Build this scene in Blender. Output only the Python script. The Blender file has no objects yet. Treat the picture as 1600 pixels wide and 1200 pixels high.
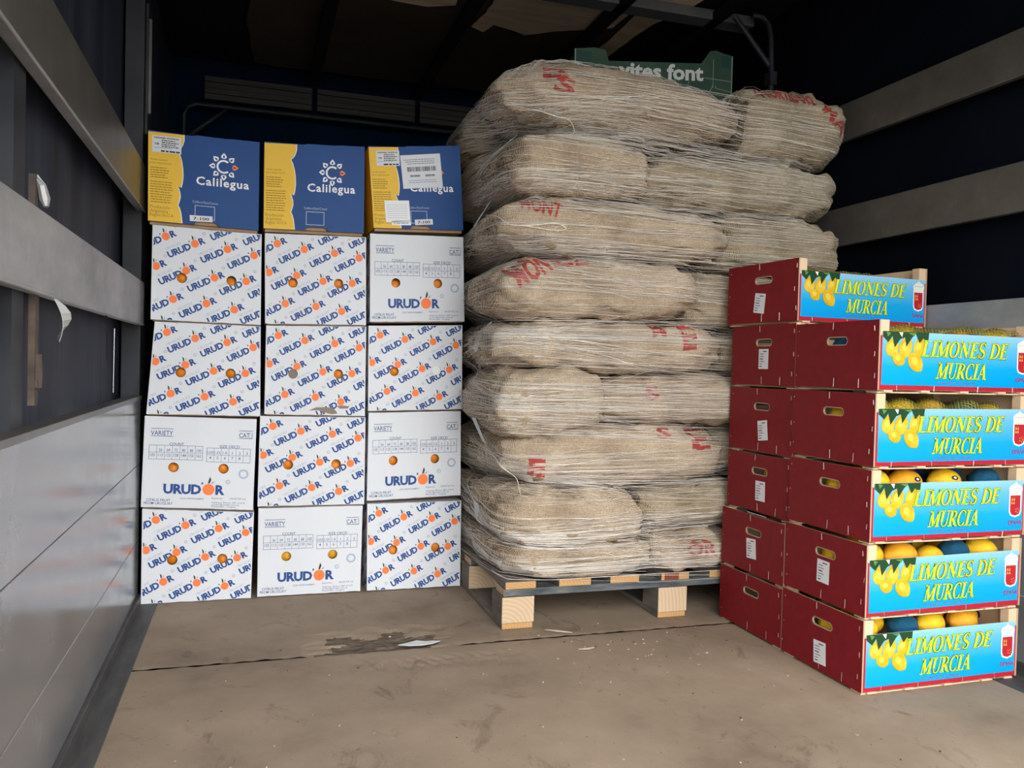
import bpy, math, random
from mathutils import Vector, Matrix, noise
from mathutils.bvhtree import BVHTree
from mathutils.geometry import tessellate_polygon
sc = bpy.context.scene
C = sc.collection
PI = math.pi
# ------------------------------------------------------------------ camera, world, exposure
cd = bpy.data.cameras.new('camera'); cam = bpy.data.objects.new('camera', cd); C.objects.link(cam)
cd.sensor_width = 36; cd.lens = 36 * 1290 / 1600; cd.clip_start = 0.02; cd.clip_end = 200
r_, d_, f_ = (0.9538087, -0.2994199, 0.0244264), (0.0167764, -0.0280937, -0.9994645), (0.2999458, 0.9537078, -0.0217729)
cam.matrix_world = Matrix(((r_[0], -d_[0], -f_[0], 0), (r_[1], -d_[1], -f_[1], 0), (r_[2], -d_[2], -f_[2], 0.9), (0, 0, 0, 1)))
sc.camera = cam
sc.view_settings.view_transform = 'Standard'; sc.view_settings.look = 'None'
sc.view_settings.gamma = 1; sc.view_settings.use_curve_mapping = False
sc.view_settings.exposure = 0.0
w = bpy.data.worlds.new('overcast_sky'); sc.world = w; w.use_nodes = True
nt = w.node_tree; bg = nt.nodes['Background']
tc = nt.nodes.new('ShaderNodeTexCoord'); sx = nt.nodes.new('ShaderNodeSeparateXYZ'); cr = nt.nodes.new('ShaderNodeValToRGB')
nt.links.new(tc.outputs['Generated'], sx.inputs[0]); nt.links.new(sx.outputs['Z'], cr.inputs[0]); nt.links.new(cr.outputs[0], bg.inputs[0])
cr.color_ramp.elements[0].position = 0.0; cr.color_ramp.elements[0].color = (0.86, 0.86, 0.85, 1)
cr.color_ramp.elements[1].position = 0.8; cr.color_ramp.elements[1].color = (1.0, 0.99, 0.97, 1)
bg.inputs[1].default_value = 8.6

# ------------------------------------------------------------------ materials
M = {}
def mat(name, col, rough=0.6, metal=0.0, spec=0.22):
    m = bpy.data.materials.new(name); m.use_nodes = True
    b = m.node_tree.nodes['Principled BSDF']
    b.inputs['Base Color'].default_value = (*col, 1); b.inputs['Roughness'].default_value = rough
    b.inputs['Metallic'].default_value = metal; b.inputs['Specular IOR Level'].default_value = spec
    M[name] = m; return m
def N(m, t, **kw):
    n = m.node_tree.nodes.new(t)
    for k, v in kw.items():
        if k in n.inputs.keys(): n.inputs[k].default_value = v
        else: setattr(n, k, v)
    return n
def L(m, a, b): m.node_tree.links.new(a, b)
def coords(m, scale=(1, 1, 1), out='Object', rot=(0, 0, 0)):
    t = N(m, 'ShaderNodeTexCoord'); mp = N(m, 'ShaderNodeMapping')
    mp.inputs['Scale'].default_value = scale; mp.inputs['Rotation'].default_value = rot
    L(m, t.outputs[out], mp.inputs[0]); return mp.outputs[0]
def ramp(m, src, stops):
    r = N(m, 'ShaderNodeValToRGB'); e = r.color_ramp.elements
    while len(e) < len(stops): e.new(0.5)
    for i, (p, c) in enumerate(stops):
        e[i].position = p; e[i].color = (*c, 1) if len(c) == 3 else c
    L(m, src, r.inputs[0]); return r.outputs[0]
def noisy(name, stops, scale=8, detail=6, rough=0.6, metal=0, bump=0.0, stretch=(1, 1, 1), bscale=None, rrange=None, spec=0.22, bdist=0.01):
    m = mat(name, stops[0][1][:3], rough, metal, spec); b = m.node_tree.nodes['Principled BSDF']
    co = coords(m, stretch)
    n = N(m, 'ShaderNodeTexNoise', Scale=scale, Detail=detail, Roughness=0.6); L(m, co, n.inputs['Vector'])
    L(m, ramp(m, n.outputs[0], stops), b.inputs['Base Color'])
    if bump:
        n2 = N(m, 'ShaderNodeTexNoise', Scale=bscale or scale * 4, Detail=5); L(m, co, n2.inputs['Vector'])
        bp = N(m, 'ShaderNodeBump', Strength=bump, Distance=bdist); L(m, n2.outputs[0], bp.inputs['Height']); L(m, bp.outputs[0], b.inputs['Normal'])
    if rrange:
        mr = N(m, 'ShaderNodeMapRange'); mr.inputs[3].default_value = rrange[0]; mr.inputs[4].default_value = rrange[1]
        n3 = N(m, 'ShaderNodeTexNoise', Scale=scale * .7, Detail=4); L(m, co, n3.inputs['Vector'])
        L(m, n3.outputs[0], mr.inputs[0]); L(m, mr.outputs[0], b.inputs['Roughness'])
    return m
noisy('carton_white', [(0.3, (0.66, 0.685, 0.73)), (0.7, (0.71, 0.735, 0.775))], 5, rough=0.55, bump=0.08, bscale=14, stretch=(1, 1, .3))
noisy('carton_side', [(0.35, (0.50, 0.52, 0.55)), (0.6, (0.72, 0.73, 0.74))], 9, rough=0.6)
noisy('cardboard', [(0.3, (0.30, 0.19, 0.11)), (0.7, (0.40, 0.27, 0.17))], 14, rough=0.8)
mat('carton_edge', (0.23, 0.16, 0.11), 0.85)
mat('torn_card', (0.27, 0.22, 0.18), 0.9)
mat('print_navy', (0.02, 0.075, 0.26), 0.5)
mat('print_slate', (0.05, 0.10, 0.24), 0.5)
mat('print_pale', (0.36, 0.42, 0.52), 0.5)
mat('print_orange', (0.95, 0.22, 0.06), 0.5)
mat('print_green', (0.02, 0.06, 0.03), 0.5)
mat('ring_print', (0.38, 0.46, 0.60), 0.5)
mat('plug_brown', (0.24, 0.19, 0.16), 0.8)
noisy('carton_blue', [(0.3, (0.008, 0.055, 0.205)), (0.7, (0.011, 0.068, 0.24))], 5, rough=0.5, bump=.06, bscale=12)
mat('carton_yellow', (0.80, 0.50, 0.05), 0.5)
mat('print_white', (0.80, 0.82, 0.84), 0.5)
mat('print_olive', (0.30, 0.20, 0.02), 0.6)
mat('paper', (0.68, 0.70, 0.73), 0.6)
mat('ink', (0.02, 0.02, 0.025), 0.6)
mat('ink_soft', (0.22, 0.24, 0.28), 0.6)
mat('dark_gap', (0.01, 0.01, 0.01), 0.9)
# fruit
def fruit(name, a, b_):
    m = noisy(name, [(0.35, a), (0.7, b_)], 14, rough=0.38, bump=0.35, bscale=160, bdist=0.002); return m
fruit('orange_peel', (0.70, 0.20, 0.015), (0.82, 0.27, 0.02))
fruit('amber_peel', (0.78, 0.34, 0.02), (0.85, 0.42, 0.03))
fruit('lemon_peel', (0.80, 0.46, 0.015), (0.88, 0.56, 0.03))
noisy('blue_wrap', [(0.35, (0.012, 0.10, 0.21)), (0.7, (0.03, 0.19, 0.33))], 9, rough=0.6, bump=0.8, bscale=22, stretch=(1, 1, 2.5))
mat('fruit_sticker', (0.03, 0.03, 0.03), .4); mat('wrap_red', (0.65, 0.10, 0.05), .5)
# crates
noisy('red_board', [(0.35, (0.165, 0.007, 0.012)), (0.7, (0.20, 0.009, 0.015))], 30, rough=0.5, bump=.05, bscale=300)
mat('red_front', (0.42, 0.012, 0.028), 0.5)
mat('slot_rim', (0.40, 0.30, 0.20), .8)
noisy('pale_wood', [(0.3, (0.60, 0.43, 0.27)), (0.7, (0.72, 0.55, 0.37))], 7, rough=0.75, stretch=(1, 1, .2), bump=.1)
mat('staple', (0.7, 0.66, 0.62), 0.35, 0.9)
m = mat('label_sky', (0.1, 0.5, 0.9), 0.35)
co = coords(m, out='Generated'); s = N(m, 'ShaderNodeSeparateXYZ'); L(m, co, s.inputs[0])
L(m, ramp(m, s.outputs['Z'], [(0.0, (0.0, 0.30, 0.70)), (0.35, (0.005, 0.34, 0.70)), (0.75, (0.11, 0.43, 0.68)), (1.0, (0.27, 0.53, 0.72))]), m.node_tree.nodes['Principled BSDF'].inputs['Base Color'])
mat('label_yellow', (0.70, 0.70, 0.01), 0.4); mat('label_outline', (0.10, 0.38, 0.12), 0.4)
noisy('label_lemon', [(0.3, (0.50, 0.30, 0.01)), (0.55, (0.66, 0.42, 0.02)), (0.75, (0.74, 0.55, 0.10))], 22, rough=.4)
mat('label_lemon_dark', (0.42, 0.25, 0.02), 0.4); mat('label_lemon_light', (0.72, 0.52, 0.08), .4)
mat('label_leaf', (0.015, 0.055, 0.022), 0.4); mat('label_leaf_light', (0.10, 0.25, 0.05), 0.4)
mat('label_crest', (0.42, 0.02, 0.03), .4); mat('label_cream', (0.75, 0.76, 0.62), .4); mat('label_gold', (0.75, 0.45, 0.08), .4)
mat('label_magenta', (0.25, 0.02, 0.10), .4)
# netting sheets over the fruit
m = mat('olive_net', (0.30, 0.27, 0.05), 0.5)
out = m.node_tree.nodes['Material Output']; b = m.node_tree.nodes['Principled BSDF']
mix = N(m, 'ShaderNodeMixShader'); tr = N(m, 'ShaderNodeBsdfTransparent')
fs = []
for ang in (0.7, -0.7):
    co = coords(m, rot=(0, 0, ang)); wv = N(m, 'ShaderNodeTexWave', Scale=36.0, Distortion=1.2); L(m, co, wv.inputs['Vector'])
    g = N(m, 'ShaderNodeMath', operation='GREATER_THAN'); g.inputs[1].default_value = 0.87; L(m, wv.outputs['Fac'], g.inputs[0]); fs.append(g)
mx = N(m, 'ShaderNodeMath', operation='MAXIMUM'); L(m, fs[0].outputs[0], mx.inputs[0]); L(m, fs[1].outputs[0], mx.inputs[1])
L(m, mx.outputs[0], mix.inputs[0]); L(m, tr.outputs[0], mix.inputs[1]); L(m, b.outputs[0], mix.inputs[2]); L(m, mix.outputs[0], out.inputs[0])
# burlap
def burlap(name, a, b_, c_):
    m = mat(name, a, 0.95, spec=0.1); b = m.node_tree.nodes['Principled BSDF']
    co = coords(m)
    n = N(m, 'ShaderNodeTexNoise', Scale=5, Detail=6); L(m, co, n.inputs['Vector'])
    col = ramp(m, n.outputs[0], [(0.28, a), (0.5, b_), (0.72, c_)])
    ws = []
    for bd in ('X', 'Z', 'Y'):
        wv = N(m, 'ShaderNodeTexWave', Scale=70.0, Distortion=2.2, Detail=2.0); wv.bands_direction = bd
        wv.inputs['Detail Scale'].default_value = 1.5; L(m, co, wv.inputs['Vector']); ws.append(wv)
    a1 = N(m, 'ShaderNodeMath', operation='ADD'); L(m, ws[0].outputs['Fac'], a1.inputs[0]); L(m, ws[1].outputs['Fac'], a1.inputs[1])
    n2 = N(m, 'ShaderNodeTexNoise', Scale=120, Detail=4, Roughness=.7); L(m, co, n2.inputs['Vector'])
    a2 = N(m, 'ShaderNodeMath', operation='MULTIPLY_ADD'); L(m, n2.outputs[0], a2.inputs[0]); a2.inputs[1].default_value = 1.6; L(m, a1.outputs[0], a2.inputs[2])
    dk = ramp(m, a2.outputs[0], [(0.0, (0.30, 0.28, 0.26)), (0.95, (0.60, 0.57, 0.54)), (1.0, (1, 1, 1))])
    mr = N(m, 'ShaderNodeMapRange'); mr.inputs[1].default_value = 0.9; mr.inputs[2].default_value = 2.3; mr.inputs[1].default_value = 1.0; mr.inputs[2].default_value = 2.1; mr.inputs[3].default_value = 0.30; mr.inputs[4].default_value = 1.35
    L(m, a2.outputs[0], mr.inputs[0])
    mm = N(m, 'ShaderNodeVectorMath', operation='SCALE'); L(m, col, mm.inputs[0]); L(m, mr.outputs[0], mm.inputs['Scale'])
    L(m, mm.outputs[0], b.inputs['Base Color'])
    bp = N(m, 'ShaderNodeBump', Strength=0.7, Distance=0.003); L(m, a2.outputs[0], bp.inputs['Height']); L(m, bp.outputs[0], b.inputs['Normal'])
    return m
burlap('burlap', (0.36, 0.275, 0.19), (0.54, 0.425, 0.305), (0.64, 0.52, 0.385))
burlap('burlap_grey', (0.34, 0.27, 0.18), (0.47, 0.385, 0.27), (0.58, 0.48, 0.35))
m = mat('sack_red', (0.36, 0.03, 0.03), 0.9, spec=.1); b = m.node_tree.nodes['Principled BSDF']
co = coords(m); n = N(m, 'ShaderNodeTexNoise', Scale=170, Detail=3); L(m, co, n.inputs['Vector'])
L(m, ramp(m, n.outputs[0], [(0.38, (0.22, 0.11, 0.07)), (0.5, (0.36, 0.035, 0.035)), (0.7, (0.45, 0.06, 0.05))]), b.inputs['Base Color'])
mat('net_thread', (0.78, 0.75, 0.70), 0.45); mat('twine', (0.85, 0.80, 0.70), 0.7)
# truck
def panel_metal():
    m = mat('panel_metal', (0.5, 0.5, 0.52), 0.22, 0.45, .5); b = m.node_tree.nodes['Principled BSDF']
    co = coords(m)
    n = N(m, 'ShaderNodeTexNoise', Scale=3.5, Detail=8, Roughness=.65); L(m, co, n.inputs['Vector'])
    base = ramp(m, n.outputs[0], [(0.3, (0.20, 0.205, 0.215)), (0.5, (0.27, 0.275, 0.285)), (0.72, (0.34, 0.345, 0.355))])
    v = N(m, 'ShaderNodeTexNoise', Scale=26, Detail=3, Roughness=.5); L(m, coords(m, (1, 1, .55)), v.inputs['Vector'])
    sp = ramp(m, v.outputs[0], [(0.255, (0.35, 0.33, 0.32)), (0.29, (1, 1, 1))])
    mm = N(m, 'ShaderNodeMixRGB', blend_type='MULTIPLY'); mm.inputs[0].default_value = 1; L(m, base, mm.inputs[1]); L(m, sp, mm.inputs[2])
    L(m, mm.outputs[0], b.inputs['Base Color'])
    mr = N(m, 'ShaderNodeMapRange'); mr.inputs[1].default_value = .3; mr.inputs[2].default_value = .7; mr.inputs[3].default_value = 0.13; mr.inputs[4].default_value = 0.27
    L(m, n.outputs[0], mr.inputs[0]); L(m, mr.outputs[0], b.inputs['Roughness'])
panel_metal()
noisy('board_metal', [(0.3, (0.23, 0.23, 0.23)), (0.55, (0.33, 0.33, 0.33)), (0.75, (0.42, 0.415, 0.41))], 9, rough=0.42, metal=0.25, bump=.08, rrange=(.3, .55), stretch=(1, .5, 1))
noisy('board_worn', [(0.3, (0.085, 0.078, 0.069)), (0.6, (0.12, 0.11, 0.098)), (0.75, (0.15, 0.14, 0.125))], 10, rough=0.34, metal=0.25, bump=.03, spec=.4)
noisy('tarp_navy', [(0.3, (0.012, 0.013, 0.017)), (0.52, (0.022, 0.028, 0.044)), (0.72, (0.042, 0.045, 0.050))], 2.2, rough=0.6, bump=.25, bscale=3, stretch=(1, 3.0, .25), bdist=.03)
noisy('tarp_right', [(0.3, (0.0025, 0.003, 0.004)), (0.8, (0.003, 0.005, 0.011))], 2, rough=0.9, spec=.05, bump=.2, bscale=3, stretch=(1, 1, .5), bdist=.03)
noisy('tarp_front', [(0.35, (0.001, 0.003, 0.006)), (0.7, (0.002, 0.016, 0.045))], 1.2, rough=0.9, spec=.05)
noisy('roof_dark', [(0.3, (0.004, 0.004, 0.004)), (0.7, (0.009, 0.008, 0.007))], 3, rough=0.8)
noisy('roof_brown', [(0.3, (0.055, 0.040, 0.030)), (0.7, (0.085, 0.062, 0.046))], 3, rough=0.8)
noisy('roof_tan', [(0.3, (0.56, 0.41, 0.26)), (0.7, (0.80, 0.62, 0.43))], 5, rough=0.8, stretch=(.6, 3, 1), bump=.3, bscale=6)
noisy('bow_grey', [(0.3, (0.11, 0.11, 0.115)), (0.7, (0.16, 0.16, 0.165))], 8, rough=0.5, metal=.2)
mat('frame_black', (0.02, 0.02, 0.022), 0.5)
noisy('header_board', [(0.3, (0.03, 0.027, 0.023)), (0.7, (0.06, 0.055, 0.048))], 4, rough=0.6, stretch=(.3, 1, 8))
noisy('post_dark', [(0.3, (0.02, 0.022, 0.026)), (0.7, (0.04, 0.042, 0.048))], 5, rough=0.5, metal=.2)
noisy('rust', [(0.3, (0.05, 0.04, 0.035)), (0.7, (0.12, 0.09, 0.07))], 20, rough=0.7)
noisy('strip_steel', [(0.3, (0.055, 0.055, 0.055)), (0.7, (0.11, 0.108, 0.105))], 12, rough=0.5, metal=.3, stretch=(3, .5, 1))
m = mat('plastic_clear', (0.6, 0.62, 0.6), 0.2); m.node_tree.nodes['Principled BSDF'].inputs['Alpha'].default_value = 0.6
def floor_mat():
    m = mat('floor_ply', (0.3, 0.25, 0.2), 0.75, spec=.3); b = m.node_tree.nodes['Principled BSDF']
    co = coords(m)
    n = N(m, 'ShaderNodeTexNoise', Scale=2.2, Detail=9, Roughness=.62); L(m, co, n.inputs['Vector'])
    base = ramp(m, n.outputs[0], [(0.30, (0.20, 0.150, 0.108)), (0.45, (0.285, 0.218, 0.158)), (0.60, (0.34, 0.262, 0.19)), (0.75, (0.40, 0.32, 0.245))])
    n2 = N(m, 'ShaderNodeTexNoise', Scale=7, Detail=8, Roughness=.7, Distortion=1.2); L(m, coords(m, (1, .6, 1)), n2.inputs['Vector'])
    st = ramp(m, n2.outputs[0], [(0.30, (0.62, 0.60, 0.58)), (0.42, (1, 1, 1)), (0.62, (1.0, 1.0, 1.0)), (0.75, (1.12, 1.12, 1.12))])
    mm = N(m, 'ShaderNodeMixRGB', blend_type='MULTIPLY'); mm.inputs[0].default_value = 1; L(m, base, mm.inputs[1]); L(m, st, mm.inputs[2])
    n3 = N(m, 'ShaderNodeTexNoise', Scale=55, Detail=4, Roughness=.6); L(m, co, n3.inputs['Vector'])
    sp = ramp(m, n3.outputs[0], [(0.27, (0.45, 0.42, 0.40)), (0.34, (1, 1, 1)), (0.69, (1, 1, 1)), (0.74, (1.3, 1.3, 1.3))])
    m2 = N(m, 'ShaderNodeMixRGB', blend_type='MULTIPLY'); m2.inputs[0].default_value = 1; L(m, mm.outputs[0], m2.inputs[1]); L(m, sp, m2.inputs[2])
    L(m, m2.outputs[0], b.inputs['Base Color'])
    bp = N(m, 'ShaderNodeBump', Strength=.35, Distance=.006); L(m, n2.outputs[0], bp.inputs['Height']); L(m, bp.outputs[0], b.inputs['Normal'])
floor_mat()
noisy('worn_ply', [(0.3, (0.07, 0.052, 0.038)), (0.5, (0.15, 0.115, 0.085)), (0.75, (0.26, 0.205, 0.155))], 22, rough=.9, stretch=(1, 3.5, 1), bump=.5, bscale=60)
mat('crack', (0.02, 0.017, 0.014), .9)
noisy('asphalt', [(0.3, (0.10, 0.10, 0.10)), (0.7, (0.16, 0.16, 0.155))], 5, rough=.9)
# pallet
noisy('wood_grey', [(0.3, (0.11, 0.095, 0.08)), (0.6, (0.20, 0.175, 0.145)), (0.8, (0.30, 0.25, 0.20))], 12, rough=.85, stretch=(3, .4, 2), bump=.3)
noisy('wood_stringer', [(0.35, (0.045, 0.055, 0.065)), (0.55, (0.13, 0.14, 0.14)), (0.7, (0.36, 0.32, 0.26))], 12, rough=.8, stretch=(.5, 1, 3), bump=.3)
def endgrain(name, c1, c2, sc_=70):
    m = mat(name, c1, .85, spec=.2); b = m.node_tree.nodes['Principled BSDF']
    wv = N(m, 'ShaderNodeTexWave', Scale=sc_, Distortion=1.5, Detail=1.0); wv.wave_type = 'RINGS'; wv.rings_direction = 'Y'
    L(m, coords(m), wv.inputs['Vector'])
    L(m, ramp(m, wv.outputs['Fac'], [(0.2, c2), (0.6, c1)]), b.inputs['Base Color'])
endgrain('wood_end', (0.56, 0.42, 0.28), (0.50, 0.365, 0.24), 22)
endgrain('wood_end_tan', (0.50, 0.30, 0.13), (0.45, 0.26, 0.11), 30)
endgrain('wood_end_red', (0.20, 0.06, 0.03), (0.15, 0.04, 0.02), 30)
noisy('green_plastic', [(0.3, (0.028, 0.062, 0.040)), (0.7, (0.048, 0.095, 0.062))], 10, rough=.5)
mat('green_dark', (0.02, 0.06, 0.05), .5); mat('green_edge', (0.20, 0.30, 0.24), .5); mat('label_text_white', (0.62, 0.64, 0.62), .5)
mat('scrap_white', (0.7, 0.72, 0.74), .5); mat('splinter_wood', (0.55, 0.48, 0.38), .8)
mat('crumb', (0.42, 0.37, 0.3), .9)

# ------------------------------------------------------------------ mesh helpers
class MB:
    def __init__(s): s.v = []; s.f = []; s.m = []; s.names = []
    def slot(s, n):
        if n not in s.names: s.names.append(n)
        return s.names.index(n)
    def poly(s, pts, mt):
        i = len(s.v); s.v.extend(pts); s.f.append(tuple(range(i, i + len(pts)))); s.m.append(s.slot(mt))
    def mesh(s, verts, faces, mt):
        i = len(s.v); s.v.extend(verts); k = s.slot(mt)
        for f in faces: s.f.append(tuple(j + i for j in f)); s.m.append(k)
    def box(s, x0, x1, y0, y1, z0, z1, mt, fmats=None, tf=None):
        p = [(x0, y0, z0), (x1, y0, z0), (x1, y1, z0), (x0, y1, z0), (x0, y0, z1), (x1, y0, z1), (x1, y1, z1), (x0, y1, z1)]
        if tf: p = [tf(q) for q in p]
        fs = {'bottom': (0, 3, 2, 1), 'top': (4, 5, 6, 7), 'front': (0, 1, 5, 4), 'right': (1, 2, 6, 5), 'back': (2, 3, 7, 6), 'left': (3, 0, 4, 7)}
        i = len(s.v); s.v.extend(p)
        for n, f in fs.items(): s.f.append(tuple(j + i for j in f)); s.m.append(s.slot((fmats or {}).get(n, mt)))
    def tube(s, pts, r, mt, n=6, caps=True, flat=1.0):
        pts = [Vector(p) for p in pts]; i = len(s.v); k = s.slot(mt); K = len(pts)
        for a, p in enumerate(pts):
            t = (pts[min(a + 1, K - 1)] - pts[max(a - 1, 0)])
            t = t.normalized() if t.length > 1e-9 else Vector((1, 0, 0))
            up = Vector((0, 0, 1)) if abs(t.z) < .9 else Vector((0, 1, 0))
            u = t.cross(up).normalized(); v = u.cross(t)
            rr = r[a] if isinstance(r, (list, tuple)) else r
            for j in range(n):
                an = 2 * PI * j / n; s.v.append(tuple(p + (u * math.cos(an) + v * math.sin(an) * flat) * rr))
        for a in range(K - 1):
            for j in range(n):
                s.f.append((i + a * n + j, i + a * n + (j + 1) % n, i + (a + 1) * n + (j + 1) % n, i + (a + 1) * n + j)); s.m.append(k)
        if caps:
            s.f.append(tuple(i + j for j in range(n))); s.m.append(k)
            s.f.append(tuple(i + (K - 1) * n + j for j in reversed(range(n)))); s.m.append(k)
    def build(s, name, parent=None, smooth=False, origin=(0, 0, 0), loc=None, bevel=0):
        o = Vector(origin)
        me = bpy.data.meshes.new(name)
        me.from_pydata([tuple(Vector(p) - o) for p in s.v], [], s.f)
        for n in s.names: me.materials.append(M[n])
        me.polygons.foreach_set('material_index', s.m)
        if smooth: me.polygons.foreach_set('use_smooth', [True] * len(s.f))
        me.update()
        ob = bpy.data.objects.new(name, me); C.objects.link(ob)
        if parent: ob.parent = parent
        else: ob.location = o
        if bevel:
            b = ob.modifiers.new('bevel', 'BEVEL'); b.width = bevel; b.segments = 2; b.limit_method = 'ANGLE'
        return ob
def tag(o, label=None, cat=None, group=None, kind=None):
    if label: o['label'] = label
    if cat: o['category'] = cat
    if group: o['group'] = group
    if kind: o['kind'] = kind
    return o
def empty(name, loc, label, cat, group=None, rz=0):
    o = bpy.data.objects.new(name, None); C.objects.link(o); o.location = loc; o.rotation_euler[2] = rz
    o.empty_display_size = .05
    return tag(o, label, cat, group)
def struct(mb, name, **kw):
    return tag(mb.build(name, **kw), kind='structure')

# ------------------------------------------------------------------ flat print helpers (2-D shapes laid on real surfaces)
_tc = {}
def text_tris(t, bold=0.0, sp=1.0, res=2):
    key = (t, bold, sp, res)
    if key in _tc: return _tc[key]
    cu = bpy.data.curves.new('t', 'FONT'); cu.body = t; cu.offset = bold; cu.space_character = sp; cu.resolution_u = res; cu.size = 1
    ob = bpy.data.objects.new('t', cu); C.objects.link(ob)
    dg = bpy.context.evaluated_depsgraph_get(); ev = ob.evaluated_get(dg); me = ev.to_mesh()
    me.calc_loop_triangles()
    V = [(v.co.x, v.co.y) for v in me.vertices]
    T = [[V[i] for i in lt.vertices] for lt in me.loop_triangles]
    ev.to_mesh_clear(); bpy.data.objects.remove(ob); bpy.data.curves.remove(cu)
    T = [t3 if area(t3) > 0 else t3[::-1] for t3 in T]
    xs = [p[0] for t3 in T for p in t3] or [0, 1]
    T = [[((p[0] - min(xs)) / .72, p[1] / .72) for p in t3] for t3 in T]     # cap height about 1
    _tc[key] = (T, (max(xs) - min(xs)) / .72); return _tc[key]
def area(p): return sum(p[i][0] * p[(i + 1) % len(p)][1] - p[(i + 1) % len(p)][0] * p[i][1] for i in range(len(p))) / 2
def clip_half(p, a, b, keep_left=True):
    out = []; n = len(p)
    def sd(q):
        d = (b[0] - a[0]) * (q[1] - a[1]) - (b[1] - a[1]) * (q[0] - a[0]); return d if keep_left else -d
    for i in range(n):
        c, d = p[i], p[(i + 1) % n]; sc1, sd1 = sd(c), sd(d)
        if sc1 >= 0: out.append(c)
        if (sc1 > 0) != (sd1 > 0) and abs(sc1 - sd1) > 1e-12:
            t = sc1 / (sc1 - sd1)
            if 0 < t < 1: out.append((c[0] + (d[0] - c[0]) * t, c[1] + (d[1] - c[1]) * t))
    return out
def circle(cx, cy, r, n=20, ry=None): return [(cx + r * math.cos(2 * PI * i / n), cy + (ry or r) * math.sin(2 * PI * i / n)) for i in range(n)]
def minus_convex(p, hole):
    res = []; cur = p
    for i in range(len(hole)):
        a, b = hole[i], hole[(i + 1) % len(hole)]
        o = clip_half(cur, a, b, False)
        if len(o) > 2 and abs(area(o)) > 1e-9: res.append(o)
        cur = clip_half(cur, a, b, True)
        if len(cur) < 3 or abs(area(cur)) < 1e-9: break
    return res
class Canvas:
    """2-D print; polygons with material and layer"""
    def __init__(s): s.p = []; s.tf = lambda q: q
    def poly(s, pts, mt, layer=0):
        s.p.append(([s.tf(q) for q in pts], mt, layer))
    def shape(s, pts, mt, layer=0):        # possibly concave
        pts = [s.tf(q) for q in pts]
        for t in tessellate_polygon([[Vector((q[0], q[1], 0)) for q in pts]]):
            tri = [pts[i] for i in t]
            if area(tri) < 0: tri = tri[::-1]
            s.p.append((tri, mt, layer))
    def rect(s, x0, y0, x1, y1, mt, layer=0): s.poly([(x0, y0), (x1, y0), (x1, y1), (x0, y1)], mt, layer)
    def frame(s, x0, y0, x1, y1, w_, mt, layer=0):
        s.rect(x0, y0, x1, y0 + w_, mt, layer); s.rect(x0, y1 - w_, x1, y1, mt, layer)
        s.rect(x0, y0 + w_, x0 + w_, y1 - w_, mt, layer); s.rect(x1 - w_, y0 + w_, x1, y1 - w_, mt, layer)
    def ring(s, cx, cy, r0, r1, mt, layer=0, a0=0, a1=2 * PI, n=24):
        for i in range(n):
            a = a0 + (a1 - a0) * i / n; b = a0 + (a1 - a0) * (i + 1) / n
            s.poly([(cx + r0 * math.cos(a), cy + r0 * math.sin(a)), (cx + r1 * math.cos(a), cy + r1 * math.sin(a)),
                    (cx + r1 * math.cos(b), cy + r1 * math.sin(b)), (cx + r0 * math.cos(b), cy + r0 * math.sin(b))], mt, layer)
    def disc(s, cx, cy, r, mt, layer=0, n=20): s.poly(circle(cx, cy, r, n), mt, layer)
    def text(s, t, x, y, h, mt, layer=0, width=None, center=False, bold=0.0, sp=1.0, ang=0, res=2, shear=0):
        T, W = text_tris(t, bold, sp, res)
        kx = (width / W) if width else h
        ox = -W * kx / 2 if center else 0
        ca, sa = math.cos(ang), math.sin(ang)
        for tri in T:
            q = []
            for px, py in tri:
                X = px * kx + ox + py * h * shear; Y = py * h
                q.append((x + X * ca - Y * sa, y + X * sa + Y * ca))
            s.poly(q, mt, layer)
    def bars(s, x0, y, x1, h, mt, rng, layer=0, gap=.35):
        x = x0
        while x < x1:
            wd = h * rng.uniform(1.2, 3.6); s.rect(x, y, min(x + wd, x1), y + h, mt, layer); x += wd + h * gap * 1.6
    def clipped(s, x0, y0, x1, y1, holes=()):
        out = []
        for p, mt, ly in s.p:
            if area(p) < 0: p = p[::-1]
            for a, b in (((x0, y0), (x1, y0)), ((x1, y0), (x1, y1)), ((x1, y1), (x0, y1)), ((x0, y1), (x0, y0))):
                p = clip_half(p, a, b)
                if len(p) < 3: break
            if len(p) < 3: continue
            ps = [p]
            for h in holes:
                hx = [q[0] for q in h]; hy = [q[1] for q in h]; nx = []
                for q in ps:
                    if max(a[0] for a in q) < min(hx) or min(a[0] for a in q) > max(hx) or max(a[1] for a in q) < min(hy) or min(a[1] for a in q) > max(hy): nx.append(q)
                    else: nx += minus_convex(q, h)
                ps = nx
            out += [(q, mt, ly) for q in ps]
        return out
    def emit(s, mb, fn, polys=None, step=0.0003):
        for p, mt, ly in (polys if polys is not None else s.p):
            mb.poly([fn(q[0], q[1], step * (ly + 1)) for q in p], mt)

# ------------------------------------------------------------------ THE TRUCK BED
XL, XR, YF, ZC, YB = -0.387, 2.25, 5.0, 2.58, -0.1
rng = random.Random(5)
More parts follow.
